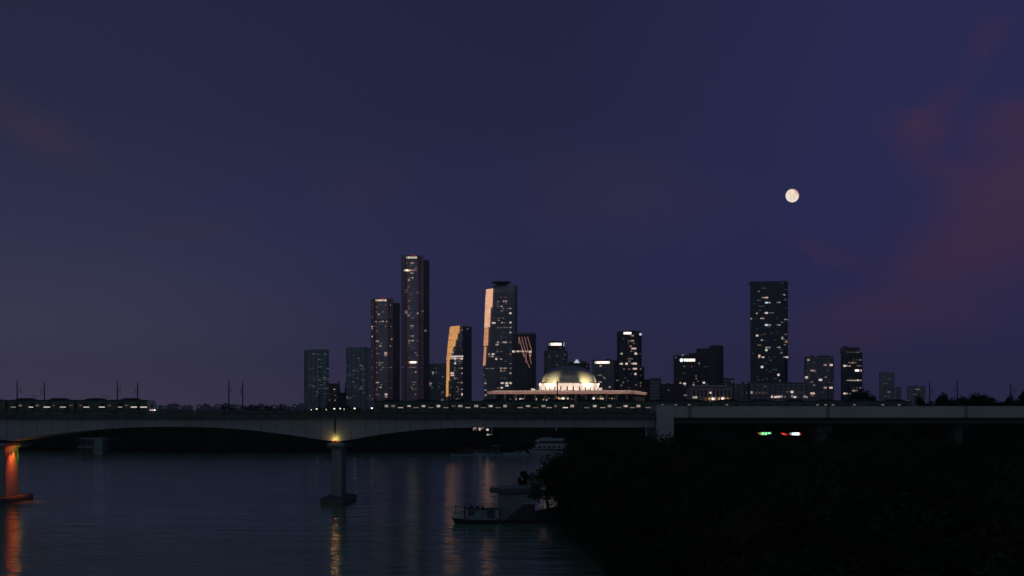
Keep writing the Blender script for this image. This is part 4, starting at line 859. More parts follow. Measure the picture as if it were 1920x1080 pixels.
for k in range(10): MB().box(X(1300.3 + k * 7.3, D), X(1303.6 + k * 7.3, D), D + 1.5, D + 1.99, Z(743.5, D), Z(733, D)).build('window', M['void'], r)
lit(r, D, [(1295, 0), (1373, 0), (1373, 40), (1295, 40)], [(1302, 745, 6.4, 3.6, 'g2'), (1305, 745, 3, 3, 'w3'), (1322, 748, 2, 2, 'a1'), (1330, 747.4, 2.6, 3, 'a3'), (1336, 747.6, 3, 3.6, 'w4'), (1339.5, 747.6, 3, 3.6, 'w3'), (1348, 747.6, 2.4, 3.4, 'a3'), (1354.5, 747.2, 3.6, 3.2, 'w4'), (1358, 746.8, 2.6, 2.6, 'a3'), (1364, 747, 3, 2, 'a2'), (1367, 747, 2, 1.6, 'a1'), (1332, 736.4, 3.6, 3, 'w3'), (1285, 741, 6, 2.6, 'w1')])
D = 1700
P = [(1375, 0), (1406, 0), (1406, 60), (1375, 60)]
r = tower('office_block', 'low grey block between the arcaded building and the wide dark tower', D, P, 721.5, 'grey', bands='grey', bstep=3.6, mull=6)
lit(r, D, P, [(1400, 736.5, 3, 1.6, 'w0'), (1391, 737, 2, 1, 'w0')])
P = [(1406.3, -6), (1512, -6), (1512, 50), (1406.3, 50)]
r = tower('office_podium', 'long low grey podium with foot lights before the wide dark tower', D, P, 719.5, 'grey', bands='grey', bstep=3.6, mull=6)
lit(r, D, P, [(1407.5, 736, 3.4, 4, 'w2')] + [(1413 + k * 3.1, 736.8, 1.8, 1.3, 'p1' if k % 2 else 'p0') for k in range(8)] + [(1474, 734.6, 2.6, 2, 'p1'), (1483, 735, 4.6, 4, 'w3')] + [(1489 + k * 3.4, 736.5, 2, 1, 'p0') for k in range(6)] +
    [(1445.5, 744, 3, 4, 'w3'), (1451.5, 744.4, 3.6, 3.4, 'w3'), (1455.5, 744.2, 3.4, 3.4, 'w3'), (1459.5, 743.8, 3.4, 3.2, 'w3'), (1463.5, 743.4, 3, 3.6, 'w2'), (1470, 744, 2.6, 2.4, 'w1'), (1483, 743, 3, 2.8, 'c2'), (1488.5, 744.4, 4.6, 3, 'w3'), (1507, 743.5, 5.4, 2.4, 'c2'), (1510.5, 745, 3, 2.4, 'w2'), (1433, 724.5, 3.4, 2.6, 'w0')])
# wide dark tower
D = 2400
P = [(1407, 0), (1471, 0), (1477, 4), (1477, 50), (1407, 50)]
r = tower('wide_tower', 'wide dark blue slab tower standing alone at the right with scattered coloured windows', D, P, 529, 'navy', bands='navy', bstep=4.6, bh=.7)
MB().prism_y([(X(1409, D), Z(529, D)), (X(1476, D), Z(529, D)), (X(1476, D), Z(526.4, D)), (X(1409, D), Z(528.6, D))], D + 2, D + 45).build('crown', GL['navy'], r)
LW = [(730, 145, 3.6, 2.2, 'w1'), (757, 192, 3, 2, 'w1'), (772, 192, 4, 2, 'w2'), (790, 192, 5, 2.4, 'p3'), (727, 212, 3, 1.4, 'w1'), (743, 212, 3, 1.4, 'w0'), (788, 230, 5, 3, 'c3'), (810, 230, 4, 2.6, 'c2'), (868, 229, 2.6, 1.6, 'w1'), (885, 228, 3.6, 2, 'w2'), (905, 170, 2, 1.4, 'w0'), (922, 171, 3.4, 2, 'w2'), (930, 208, 3, 1.6, 'w1'), (740, 288, 4, 1.6, 'w0'),
      (716, 310, 3, 2.6, 'w2'), (788, 307, 5.4, 3, 'w3'), (770, 305, 2.4, 2, 'w0'), (815, 306, 4, 1.8, 'p1'), (835, 306, 4, 1.6, 'p1'), (673, 350, 3.6, 2, 'w2'), (708, 349, 2.4, 1, 'w0'), (748, 348, 3, 2.2, 'w2'), (763, 348, 3.4, 2.4, 'w2'), (870, 345, 2, 1.2, 'w0'), (930, 356, 4, 1.8, 'w2'), (950, 357, 3, 1.6, 'w1'), (905, 377, 4, 1.4, 'w1'), (920, 377, 2, 1.2, 'w0'), (788, 385, 4, 1.6, 'c0'), (788, 398, 5.6, 3.2, 'c3'), (812, 398, 4, 2.6, 'p2'), (868, 396, 2.6, 1.8, 'w1'), (885, 397, 3.6, 2.4, 'w2'), (678, 400, 2, 1.2, 'p0'), (810, 413, 4, 1.6, 'w0'),
      (718, 477, 4.4, 3, 'w3'), (760, 470, 10, .9, 'w0'), (932, 468, 6, 1.2, 'w1'), (753, 510, 3.4, 2.8, 'w2'), (775, 512, 7, 1, 'p0'), (852, 512, 4, 1, 'p0'), (907, 495, 3, 4.4, 'g2'), (916, 505, 3, 2.4, 'a1'), (935, 512, 4, 1.6, 'p1'), (937, 524, 5, 2.4, 'a2'), (925, 545, 4, 2, 'w1'), (727, 548, 3, 1.6, 'w1'), (742, 549, 3.6, 1.8, 'p1'), (788, 567, 4, 2.6, 'g2'), (810, 566, 3.6, 2, 'p2'), (787, 586, 4, 3.4, 'g3'), (870, 565, 2.4, 2, 'w1'), (885, 565, 3.8, 2.2, 'w2'), (900, 605, 4, 2.6, 'w1'), (735, 628, 3.4, 3.6, 'w3'), (732, 640, 3.4, 2.4, 'w2'), (762, 639, 5, 2.4, 'p3'), (808, 638, 2.4, 1.6, 'w0'), (848, 639, 3, 1.4, 'p0'), (922, 638, 3, 2.2, 'w2'), (942, 638, 5, 2.6, 'w3'), (818, 662, 5, 2, 'w0'),
      (755, 712, 4.6, 4, 'w3'), (790, 733, 2.4, 1.4, 'w0'), (878, 771, 4, 3.8, 'w3'), (730, 808, 2.4, 1.4, 'w0'), (760, 808, 3, 1.4, 'w0'), (888, 815, 2.6, 2, 'w1'), (930, 268, 1.4, 2, 'w0'), (905, 80, 3, 1.2, 'w0'), (930, 132, 3, 1.2, 'w0'), (780, 684, 7, 1, 'p0'), (870, 452, 4, .9, 'p0')]
lit(r, D, P, zl(LW, 4, 1240, 510) + rand_lit(31, 1410, 1474, 534, 712, 22, 42, 26, ['c0', 'c0', 'w0', 'p0'], 3.4, 1.1))
# right hand towers
D = 2300
P = [(1509, 3), (1511, 0), (1558, 0), (1562.5, 3), (1562.5, 45), (1509, 45)]
r = tower('office_tower', 'lilac grey block with scattered pink windows right of the wide dark tower', D, P, 670, 'lilac', bands='stone', bstep=3.9, mull=9, mkey='stone')
for a, b_ in ((1537, 1545), (1547, 1557)): box_part(r, 'roof_unit', M['dark'], D, a, b_, 4, 20, 666.5, 670)
lit(r, D, P, zl([(155, 196, 4, 3, 'w2'), (200, 216, 3, 1.6, 'p0'), (293, 237, 5, 2.8, 'p2'), (341, 237, 5.4, 3.4, 'w3'), (190, 283, 8, 2.8, 'p2'), (213, 290, 3, 2, 'p1'), (318, 280, 4, 1.6, 'w0'), (140, 338, 5, 3.4, 'w3'), (137, 355, 3, 1.6, 'w0'), (297, 336, 3.6, 2.4, 'w1'), (254, 359, 6, 3.6, 'w3'), (183, 377, 4, 2.6, 'p1'), (202, 402, 4, 2.6, 'w1'), (293, 423, 5, 3, 'w2'), (340, 423, 6, 3.2, 'w3'), (190, 469, 8, 3, 'p3'), (188, 488, 4, 2, 'p1'), (125, 386, 3, 2, 'w1'), (325, 380, 3, 1.4, 'w0'), (352, 380, 2.4, 1.4, 'p0'), (140, 283, 2.4, 1, 'w0'), (160, 310, 3, 1.2, 'w0'), (230, 330, 3, 1.2, 'w0'), (270, 460, 3, 1.2, 'w0')], 4.364, 1480, 630))
D = 2350
P = [(1577.5, 3), (1579, 0), (1613, 0), (1616, 4), (1616, 45), (1577.5, 45)]
r = tower('office_tower', 'slim dark tower with a narrower top and a lit row across its middle', D, P, 662, 'dark', bands='dark', bstep=3.9, mull=7)
box_part(r, 'upper_block', GL['dark'], D, 1584.5, 1612.5, 3, 36, 651, 662); box_part(r, 'roof_unit', GL['black'], D, 1585, 1591, 6, 20, 648.5, 651)
lit(r, D, P, [(1588 + 3.1 * k, 660.5, 2, 1.6, 'w1' if k > 5 else 'w0') for k in range(8)] + zl([(525, 195, 2, 2, 'w0'), (553, 195, 3, 2, 'w0'), (580, 195, 3.4, 2.4, 'w1'), (492, 218, 4, 2.4, 'p1'), (517, 219, 4, 2.4, 'p2'), (540, 218, 3, 2.4, 'p1'), (452, 244, 4.6, 3.4, 'w3'), (470, 244, 3, 2.4, 'w2'), (493, 246, 4, 2.4, 'p2'), (560, 243, 3, 2, 'w1'), (580, 244, 3, 2, 'w1'), (553, 282, 7, 3.4, 'w4'), (583, 282, 4, 3, 'p3'),
        (480, 363, 3.2, 2, 'w2'), (497, 363, 3.2, 2.2, 'w2'), (513, 363, 3.2, 2.2, 'w2'), (530, 364, 3.2, 2.2, 'w2'), (546, 363, 3, 2.4, 'w2'), (562, 362, 3.2, 2.6, 'w3'), (582, 363, 3.2, 2.4, 'p2'), (460, 366, 2.4, 1.2, 'w0'), (525, 424, 2, 1.6, 'w0'), (553, 424, 3, 2, 'w0'), (580, 424, 3.4, 2.4, 'w1'), (527, 447, 6, 2.6, 'p2'), (553, 446, 3, 2, 'w1'), (452, 470, 4.6, 3, 'w3'), (470, 470, 3, 2.4, 'w2'), (494, 472, 4, 2, 'p1'), (440, 286, 1.6, 1.4, 'w0'), (500, 340, 3, 1, 'w0')], 4.364, 1480, 630))
D = 3600
P = [(1648, 4), (1651, 0), (1673, 0), (1677, 4), (1677, 45), (1648, 45)]
r = tower('apartment_tower', 'pale hazy slab with few dim windows near the right end of the skyline', D, P, 699.5, 'grey', bands='grey', bstep=5)
lit(r, D, P, [(1667, 711, 5, 1.6, 'c0'), (1666.5, 735, 5, 2, 'c1'), (1663, 743, 12, 1, 'c0'), (1660, 719, 8, .9, 'c0')])
P = [(1679, 0), (1690, 0), (1690, 25), (1679, 25)]; tower('apartment_tower', 'small hazy block just right of the pale slab', 3600, P, 727.5, 'grey', bands='grey', bstep=5)
P = [(1700, 4), (1704, 0), (1730, 0), (1735, 4), (1735, 25), (1700, 25)]
r = tower('apartment_tower', 'low hazy block with two dim lit rows, last building of the skyline at the right', 3600, P, 725, 'grey', bands='grey', bstep=6)
lit(r, 3600, P, [(1720.5, 730, 8, 1.6, 'w1'), (1715, 739.5, 10, 1.2, 'c0'), (1703, 753, 4, 5, 'w0')])
# hazy far district at the left
rng = random.Random(12)
far = [(296, 302, 760.5), (304, 308, 762), (312, 320, 758.5), (320.5, 333, 757.5), (335, 340, 762), (342, 350, 761), (350.5, 358, 760.5), (368, 377, 760), (380, 390, 758), (392, 399, 763), (402, 415, 758.5), (416, 428, 757), (431, 440, 758.5), (441, 452, 760), (455, 463, 761.5), (466, 474, 759.5), (475, 482, 760.5), (484, 493, 757.5), (496, 504, 761), (508, 520, 760), (523, 534, 758.5), (536, 545, 762), (548, 558, 759), (560, 570, 757)]
for i, (a, b_, t) in enumerate(far):
    D = 6400 + (i * 37 % 7) * 90
    cx = (X(a, D) + X(b_, D)) / 2
    r = empty('distant_building', (cx, D + 20, 8), 'faint hazy block low on the horizon between the left train and the apartment towers', 'building', 'hazy distant buildings above the railing')
    m = MB(); m.box(X(a, D), X(b_, D), D, D + 40, 4, Z(t, D)); m.build('wall', M['far'], r)
    m = MB(); w = X(b_, D) - X(a, D); m.box(X(a, D) + w * .2, X(a, D) + w * .55, D + 8, D + 25, Z(t, D), Z(t, D) + 4); m.build('roof_house', M['far'], r)
    if i % 3 == 1: MB().box(cx - 3, cx + 4, D - 1, D - .1, Z(t + 3.5, D), Z(t + 3.5, D) + 3.5).build('window', M['w1'], r)
# ------------------------------------------------------------------ domed hall
D = 1400
hall = empty('domed_hall', (X(1067, 1450), 1450, 8), 'wide domed hall with a floodlit white drum, gold lit dome and thin pinkish roof slab', 'building')
cx, cy = X(1067, 1450), 1450.0
zs0, zs1 = Z(738.6, D), Z(733.4, D)
fp = [(X(913.5, 1420), 1420), (X(1189, D), D), (X(1212.5, 1510), 1510), (X(950, 1540), 1540)]
M['slab'] = surf('roof_slab_stone', (.56, .40, .38), .75, .08, .1)
def inset(p, k): c = (sum(q[0] for q in p) / 4, sum(q[1] for q in p) / 4); return [(q[0] + (c[0] - q[0]) * k, q[1] + (c[1] - q[1]) * k) for q in p]
slab = MB().prism(fp, zs0, zs1).build('roof_slab', M['slab'], hall)
MB().prism(inset(fp, -.004), zs1 - .5, zs1 + .15).build('roof_rim', M['hall_stone'], slab)
MB().prism(inset(fp, .06), zs1, zs1 + 1.0).build('roof_step', M['hall_stone'], slab)
MB().prism(inset(fp, .11), 8, zs0 + .01 - .05).build('wall', M['slate'], hall)
b = inset(fp, .03)
def edge_pts(p, q, n): return [(p[0] + (q[0] - p[0]) * (i + .5) / n, p[1] + (q[1] - p[1]) * (i + .5) / n) for i in range(n)]
for (x, y) in edge_pts(b[0], b[1], 14) + edge_pts(b[1], b[2], 7):
    MB().prism([(x - 1, y - 1), (x + 1, y - 1), (x + 1, y + 1), (x - 1, y + 1)], 8, zs0 - .04).build('column', M['slate'], hall)
# drum with upright openings, dome
RD = 30.6; zd0 = zs1 + 1.0; zd1 = Z(719.5, 1450)
drum = MB().lathe(cx, cy, [(RD - 1.2, zd0), (RD - 1.2, zd1 - .4), (RD - .2, zd1 - .4), (RD - .2, zd1)], 90)
drum = drum.build('drum', M['drum_stone'], hall)
fin = MB()
for k in range(30):
    a = R(12 * k + 6); w = R(12) * .40
    fin.prism([(cx + (RD - 1.3) * math.cos(a - w), cy + (RD - 1.3) * math.sin(a - w)), (cx + RD * math.cos(a - w), cy + RD * math.sin(a - w)), (cx + RD * math.cos(a), cy + RD * math.sin(a)), (cx + RD * math.cos(a + w), cy + RD * math.sin(a + w)), (cx + (RD - 1.3) * math.cos(a + w), cy + (RD - 1.3) * math.sin(a + w))], zd0, zd1 - 3.05)
fin.build('drum_pier', M['drum_stone'], drum)
MB().lathe(cx, cy, [(RD - 1.3, zd1 - 3.0), (RD + .05, zd1 - 3.0), (RD + .05, zd1 - .95), (RD - 1.3, zd1 - .95)], 90).build('frieze', M['drum_stone'], drum)
MB().lathe(cx, cy, [(RD + .4, zd1 - .9), (RD + .8, zd1 - .5), (RD + .8, zd1 + .2), (RD - 1, zd1 + .3)], 90).build('cornice', M['drum_stone'], drum)
for k in range(30):
    a = R(12 * k); x, y = cx + (RD - .9) * math.cos(a), cy + (RD - .9) * math.sin(a)
    t = Vector((-math.sin(a), math.cos(a))) * .6; n_ = Vector((math.cos(a), math.sin(a))) * .45
    MB().prism([(x - t.x - n_.x, y - t.y - n_.y), (x + t.x - n_.x, y + t.y - n_.y), (x + t.x + n_.x, y + t.y + n_.y), (x - t.x + n_.x, y - t.y + n_.y)], zd0 + .05, zd1 - 3.1).build('opening', M['void'], drum)
RB = 28.0; hd = Z(686, 1450) - zd1
prof = [(RB * math.cos(t) ** .92, zd1 + .25 + hd * math.sin(t)) for t in [R(90 * k / 20) for k in range(20)]] + [(.3, zd1 + .25 + hd)]
dm, t_n, p_ = new_mat('weathered_copper_dome')
p_.inputs['Base Color'].default_value = (.20, .28, .26, 1); p_.inputs['Roughness'].default_value = .48; p_.inputs['Metallic'].default_value = .25
no = t_n.nodes.new('ShaderNodeTexNoise'); no.inputs['Scale'].default_value = .3; co = t_n.nodes.new('ShaderNodeTexCoord'); t_n.links.new(co.outputs['Object'], no.inputs[0])
r_ = t_n.nodes.new('ShaderNodeValToRGB'); r_.color_ramp.elements[0].color = (.30, .36, .33, 1); r_.color_ramp.elements[1].color = (.40, .46, .42, 1); t_n.links.new(no.outputs[0], r_.inputs[0]); t_n.links.new(r_.outputs[0], p_.inputs['Base Color'])
MB().lathe(cx, cy, prof, 96).build('dome', dm, hall, smooth=True)
# lit penthouses on the roof
for px0, px1, y0, y1 in ((996, 1003, 728.5, 733.8), (1120, 1129, 727, 733)):
    MB().box(X(px0, 1425), X(px1, 1425), 1424, 1430, zs1 + 1.0, Z(y0, 1425)).build('penthouse', M['drum_stone'], hall)
# floodlights round the drum
for k in range(11):
    a = R(180 + 15 + k * 15); p = (cx + (RD + 7) * math.cos(a), cy + (RD + 7) * math.sin(a), zd0 + .9)
    lamp_fixture(hall, p, (1, .80, .68), 2500, 'SPOT', (cx + RD * math.cos(a), cy + RD * math.sin(a), zd0 + 5.5), size=.5, cone=120)
for (dx_, w_) in ((-20, 1.0), (17, 1.15)):      # gold uplights washing two patches of the dome
    p = (cx + dx_ * 1.25, cy - 37, zd1 - 2.2)
    lamp_fixture(hall, p, (1, .68, .34), 50000 * w_, 'SPOT', (cx + dx_ * .95, cy - 22, zd1 + 2.5), size=.6, cone=64, show=False)
for sgn in (-1, 1):
    lamp_fixture(hall, (cx + sgn * 36, cy - 14, zd1 - 2), (1, .66, .28), 15000, 'SPOT', (cx + sgn * 26, cy - 6, zd1 + 3), size=.6, cone=60, show=False)
for px in (999.5, 1126): lamp_fixture(hall, (X(px, 1424), 1417, zs1 + 2), (1, .86, .72), 1500, 'SPOT', (X(px, 1424), 1424, zs1 + 3), size=.3, cone=90)
# added warm area lights, unseen in the air, brighten the roof edge
def add_edge_light(p, q, out, w):
    c = Vector(((p[0] + q[0]) / 2, (p[1] + q[1]) / 2, zs1 + 4.5)) + Vector((out[0], out[1], 0)) * 6
    d = Vector((q[0] - p[0], q[1] - p[1], 0)); ld = bpy.data.lights.new('added_edge_light', 'AREA'); ld.shape = 'RECTANGLE'; ld.size = d.length; ld.size_y = .5; ld.energy = w; ld.color = (1, .66, .50)
    lo = bpy.data.objects.new('added_edge_light', ld); COL.objects.link(lo); lo.parent = hall; lo.location = c - wloc(hall)
    zax = -(Vector((-out[0], -out[1], -1.0)).normalized()); xax = d.normalized(); yax = zax.cross(xax)
    lo.rotation_euler = Matrix((xax, yax, zax)).transposed().to_euler()
for i in (0, 1):
    d = Vector((fp[i + 1][0] - fp[i][0], fp[i + 1][1] - fp[i][1])).normalized(); add_edge_light(fp[i], fp[i + 1], (d.y, -d.x), 5200 if i == 0 else 4200)
# lit windows below the slab
wp = inset(fp, .11); pol = [((q[0] * F / D) + 960, q[1] - D) for q in wp]
lit(hall, D, pol, [(967, 747.6, 3, 3, 'w3'), (976, 747.6, 3.4, 3, 'w3'), (981, 747.6, 4, 2, 'w2'), (957, 747.8, 4, 2, 'w0'), (1005.5, 748, 3, 4, 'w3'), (1020, 749, 3, 3, 'a2'), (1024.5, 749.6, 4, 3, 'w3'), (1030, 746.5, 2, 2, 'w1'), (1041.5, 749, 2.6, 4, 'a3'), (1043.5, 744.8, 2.6, 3.4, 'a3'), (1048, 746, 3, 4, 'a3'), (1051, 747.4, 3, 3, 'a3'), (1056.5, 746.8, 4, 3, 'w4'), (1061, 746.8, 4, 3, 'w4'), (1066, 746.8, 2.6, 2.8, 'w3'),
     (1073, 748, 2, 2, 'w1'), (1078, 749, 2, 2, 'w0'), (1114.5, 747.4, 3.2, 4, 'w4'), (1114.5, 743.2, 2, 1.6, 'w1'), (1122.5, 747, 2, 1.6, 'w2'), (1127.5, 747, 3, 3.4, 'a3'), (1131.5, 747.2, 3, 3, 'w3'), (1128, 743, 4, 1.4, 'w1'), (1144, 746.8, 1.6, 1.4, 'w1'), (1149, 747, 3, 2.6, 'a2'), (1153.5, 747, 1.6, 1.4, 'w1'), (967.5, 740.6, 2, 2.4, 'w1'), (1093, 740.6, 2, 1.6, 'p1')])

# ------------------------------------------------------------------ street lamps far behind the bridge
for i, (px, py, s_) in enumerate([(583.5, 769, .8), (594, 768.3, 1.25), (612, 768.7, .8), (627, 767.8, 1.3), (637.5, 767.4, 1.3), (645, 768.4, .7), (665, 767.2, 1.3), (697.3, 766.6, 1.35)]):
    if i == 0:
        sl = empty('street_lamp', (0, 0, 0)); MB().tube((0, 0, -15), (0, 0, .4), .16, .1).tube((0, 0, .3), (1.2, -.2, .5), .07).build('post', M['dark'], sl); MB().ball((1.4, -.3, .35), .42, sz=.8).build('lamp_head', M['w4x'] if 'w4x' in M else glowm('street_lamp_light', (1, .80, .62), 2.8), sl); o = sl
    else: o = copy_tree(sl)
    D = 960; o.location = (X(px, D) - 1.4 * s_, D, Z(py, D)); o.scale = (s_, s_, s_ if s_ > .9 else 1)
    tag(o, 'small glowing street lamp just above the bridge railing below the apartment towers', 'lamp', 'street lamps on the far bank road')

# ------------------------------------------------------------------ riverside pavilion with red-white lights under the bridge
D = 893
r = empty('riverside_pavilion', (X(905, D), D, 8), 'dark riverside building with a row of bright pinkish lit panes seen just under the girder', 'building')
MB().box(X(868, D), X(934, D), D + .5, D + 14, 6, Z(799, D)).build('wall', surf('dark_timber_wall', (.010, .012, .010), .95, .3, .3, spec=.02), r)
MB().box(X(866, D), X(936, D), D - 1.5, D + 15, Z(799, D), Z(797.6, D)).build('roof', M['deck'], r)
lit(r, D, [(868, 0.3), (934, .3), (934, 14), (868, 14)], [(888, 804.6, 1.6, 4, 'p2'), (891, 802.6, 4, 2.2, 'w2'), (892.5, 805.5, 1.2, 3, 'p1'), (897.5, 803, 2, 3, 'w1'), (899.5, 804.5, 3, 5, 'p3'), (903.5, 803.6, 2, 4, 'p1'), (906, 802.6, 3.6, 1.6, 'w1'), (914, 805.6, 4.4, 3.6, 'w3'), (914.5, 815, 4, 3, 'g2'), (918.5, 814.6, 3, 1.8, 'g1'), (922, 814.6, 1.6, 1.6, 'g1')])

# ------------------------------------------------------------------ boats on the far side
def hull(xb, xs, y, wd, z0, h, bow=.35, name='hull', mat='white_paint', parent=None):
    """bow at xb, stern at xs (along x)"""
    L_ = xs - xb; b = MB(); st = []
    for t in (0, .08, .2, .4, .7, 1):
        ww = wd * (min(1, (t + .02) * 2.6) ** .6 if t < .4 else (1 if t < .8 else .88)); st.append((t, ww, h * (1 + bow * (1 - t) ** 2)))
    for (t, ww, hh) in st:
        x = xb + L_ * t; xl_ = x + (L_ * .1 * (1 - t) ** 2)
        i = len(b.v); b.v += [(xl_, y - ww * .3, z0), (x, y - ww * .5, z0 + hh), (x, y + ww * .5, z0 + hh), (xl_, y + ww * .3, z0)]
        if i: b.f += [(i - 4, i, i + 1, i - 3), (i - 3, i + 1, i + 2, i - 2), (i - 2, i + 2, i + 3, i - 1), (i - 1, i + 3, i, i - 4)]
    n = len(b.v); b.f += [(3, 2, 1, 0)[::-1], (n - 4, n - 3, n - 2, n - 1)[::-1]]
    return b.build(name, M[mat], parent)
D = 850
cr = empty('cruise_boat', (X(1030, D), D, 0), 'large white cruise boat with a raked bow, half hidden by trees', 'boat')
x = lambda p: X(p, D)
hull(x(989), x(1072), D + 3, 7, -.6, 3.0, .35, parent=cr)
MB().prism_y([(x(997), Z(842, D)), (x(1005), Z(833, D)), (x(1010), Z(831.5, D)), (x(1064), Z(831.5, D)), (x(1066), Z(842, D))], D, D + 6).build('lower_cabin', M['white_paint'], cr)
MB().box(x(1009), x(1062), D - .05, D - .001, Z(833.8, D), Z(830.6 + 1.2, D)).build('rub_rail', M['white_paint'], cr)
MB().prism_y([(x(1005), Z(831.3, D)), (x(1012), Z(827, D)), (x(1060), Z(827, D)), (x(1060), Z(831.3, D))], D + .6, D + 5.4).build('saloon_glazing', M['void'], cr)
MB().prism_y([(x(1002), Z(829, D)), (x(1008), Z(823.6, D)), (x(1014), Z(822, D)), (x(1059), Z(822.2, D)), (x(1058), Z(826.2, D)), (x(1014), Z(826.6, D)), (x(1009), Z(829.6, D))], D + .2, D + 5.8).build('upper_deck_roof', M['white_paint'], cr)
MB().box(x(1016), x(1034), D + 1, D + 5, Z(822, D), Z(820.3, D)).build('flybridge', M['teal_paint'], cr)
for k in range(6): MB().box(x(1000 + k * 9), x(1005.5 + k * 9), D - .06, D + .05, Z(840, D), Z(836.5, D)).build('window', M['void'], cr)
b = MB()
for k in range(22): b.box(x(1012 + k * 2.2), x(1012 + k * 2.2) + .06, D - .2, D - .14, Z(845.5, D), Z(842, D))
b.build('railing', M['dark'], cr)
D = 845
def small_boat(name, label, bow, stern, kind, cat='boat', canopy=None, y=850.5):
    r = empty(name, (X((bow + stern) / 2, D), D, 0), label, cat)
    z0 = -.3; hull(X(bow, D), X(stern, D), D + 1.5, 3.0, z0, 1.35, .5, parent=r, mat='white_paint' if kind != 'dark' else 'teal_paint')
    if kind == 'yacht':
        a, b2 = bow + (stern - bow) * .35, bow + (stern - bow) * .9
        MB().prism_y([(X(a, D), .9), (X(a + 7, D), 2.3), (X(b2 - 3, D), 2.7), (X(b2, D), .9)], D + .6, D + 2.6).build('cabin', M['white_paint'], r)
        MB().prism_y([(X(a + 5, D), 1.5), (X(a + 7.4, D), 2.1), (X(b2 - 6, D), 2.3), (X(b2 - 5, D), 1.5)], D + .53, D + .65).build('cabin_window', M['void'], r)
    else:
        MB().box(X(bow + (stern - bow) * .45, D), X(bow + (stern - bow) * .8, D), D + .9, D + 2.2, .9, 1.9).build('cabin', M['void'], r)
        MB().prism_y([(X(bow + 3, D), 1.9), (X(bow + 6, D), 2.55), (X(stern - 1, D), 2.9), (X(stern - 1, D), 2.7), (X(bow + 7, D), 2.35)], D + .5, D + 2.7).build('canopy', M['teal_paint'], r)
    if canopy: MB().box(X(canopy[0], D), X(canopy[1], D), D + .4, D + 2.6, Z(836, D), Z(835.2, D)).tube((X(canopy[0] + 2, D), D + 1.5, 1), (X(canopy[0] + 2, D), D + 1.5, Z(836, D)), .08).tube((X(canopy[1] - 2, D), D + 1.5, 1), (X(canopy[1] - 2, D), D + 1.5, Z(836, D)), .08).build('sun_canopy', M['white_paint'], r)
    return r
small_boat('motor_boat', 'low motor boat with a sloping grey canopy, left of the larger yacht at the pontoon', 888, 914, 'boat')
small_boat('motor_boat', 'small dark boat under a flat pale sun canopy in the middle of the pontoon', 916, 940, 'dark', canopy=(922, 936))
small_boat('motor_yacht', 'pale motor yacht with a long sloping bow moored left of the cruise boat', 941, 992, 'yacht')
D = 841
r = empty('pontoon', (X(920, D), D, 0), 'long low pale floating pontoon with boats moored behind it near the far bank', 'pontoon')
MB().box(X(846, D), X(1000, D), D - 1.6, D + 1.6, -.2, .55).build('deck', M['teal_paint'], r)
for k in range(8): MB().tube((X(852 + k * 20, D), D - 1.7, -1), (X(852 + k * 20, D), D - 1.7, 1.5), .12).build('mooring_post', M['dark'], r)
MB().box(X(846, D), X(854, D), D - 1, D + 1, .55, .85).build('bow_fender', M['white_paint'], r)

# ------------------------------------------------------------------ floating platform house at the left
D = 826
r = empty('floating_house', (X(170, D), D, 0), 'pale two storey floating house with open balconies by the dark left bank', 'house')
MB().box(X(146, D), X(206, D), D - 1, D + 12, -.4, .7).build('pontoon_base', M['deck'], r)
MB().box(X(176, D), X(192, D), D, D + 10, .7, Z(823, D)).build('wall', M['house_wall'], r)
MB().box(X(151, D), X(176, D), D + 3, D + 10, .7, Z(824.5, D)).build('inner_wall', M['void'], r)
MB().box(X(192, D), X(197, D), D + 2, D + 10, .7, Z(826, D)).build('side_annex', M['slate'], r)
MB().box(X(150, D), X(192.6, D), D - .4, D + 10.5, Z(823, D), Z(821, D)).build('roof', M['house_wall'], r)
MB().box(X(192.7, D), X(208, D), D + 1, D + 10, Z(824.5, D), Z(823.3, D)).build('awning', M['deck'], r)
MB().box(X(145, D), X(175.9, D), D - .6, D + 2.9, Z(839, D), Z(836.5, D)).build('balcony', M['house_wall'], r)
for px in (145.5, 151, 163): MB().box(X(px, D), X(px + 1.2, D), D - .5, D - .1, .7, Z(836.5 if px < 150 else 823, D)).build('post', M['deck'], r)
MB().box(X(145, D), X(151, D), D - .55, D - .4, Z(829, D), Z(828, D)).build('railing', M['deck'], r)

# ------------------------------------------------------------------ near platform: workboat and floating boathouse
D = 336
x = lambda p: X(p, D); z = lambda p: Z(p, D)
r = empty('floating_boathouse', (x(965), D, 0), 'pale floating boathouse with a dark flat overhanging roof beside the near wooded bank', 'boathouse')
MB().box(x(908), x(1010), D + .3, D + 8, -.3, z(975)).build('pontoon_base', M['boat_dark'], r)
MB().box(x(934), x(985), D + 1, D + 7, z(975), z(924)).build('wall', M['house_wall'], r)
MB().box(x(918), x(995), D - .4, D + 7.6, z(923.7), z(917)).build('roof', M['deck'], r)
MB().box(x(934), x(994), D + 2, D + 7, z(917), z(913.5)).build('roof_terrace', M['house_wall'], r)
b = MB()
for k in range(9): b.box(x(960 + k * 4), x(960.4 + k * 4), D + .2, D + .28, z(917), z(909))
b.box(x(958), x(994), D + .2, D + .28, z(909.6), z(909)); b.build('railing', M['teal_paint'], r)
b = MB(); b.box(x(986), x(987), D + .5, D + .7, z(942), z(924)); b.box(x(986), x(1003), D + .5, D + 1, z(943), z(937)); b.build('landing', M['teal_paint'], r)
rp = MB(); rp.prism_y([(x(944), z(975)), (x(983), z(944.5)), (x(1003), z(944.5)), (x(1003), z(975))], D - 1.6, D + .25).build('ramp', M['boat_dark'], r)
MB().prism_y([(x(943), z(974.5)), (x(983), z(943.6)), (x(1003), z(943.6)), (x(1003), z(944.4)), (x(983), z(944.4)), (x(944.5), z(975))], D - 1.7, D - 1.55).build('handrail', M['teal_paint'], r)
D = 334
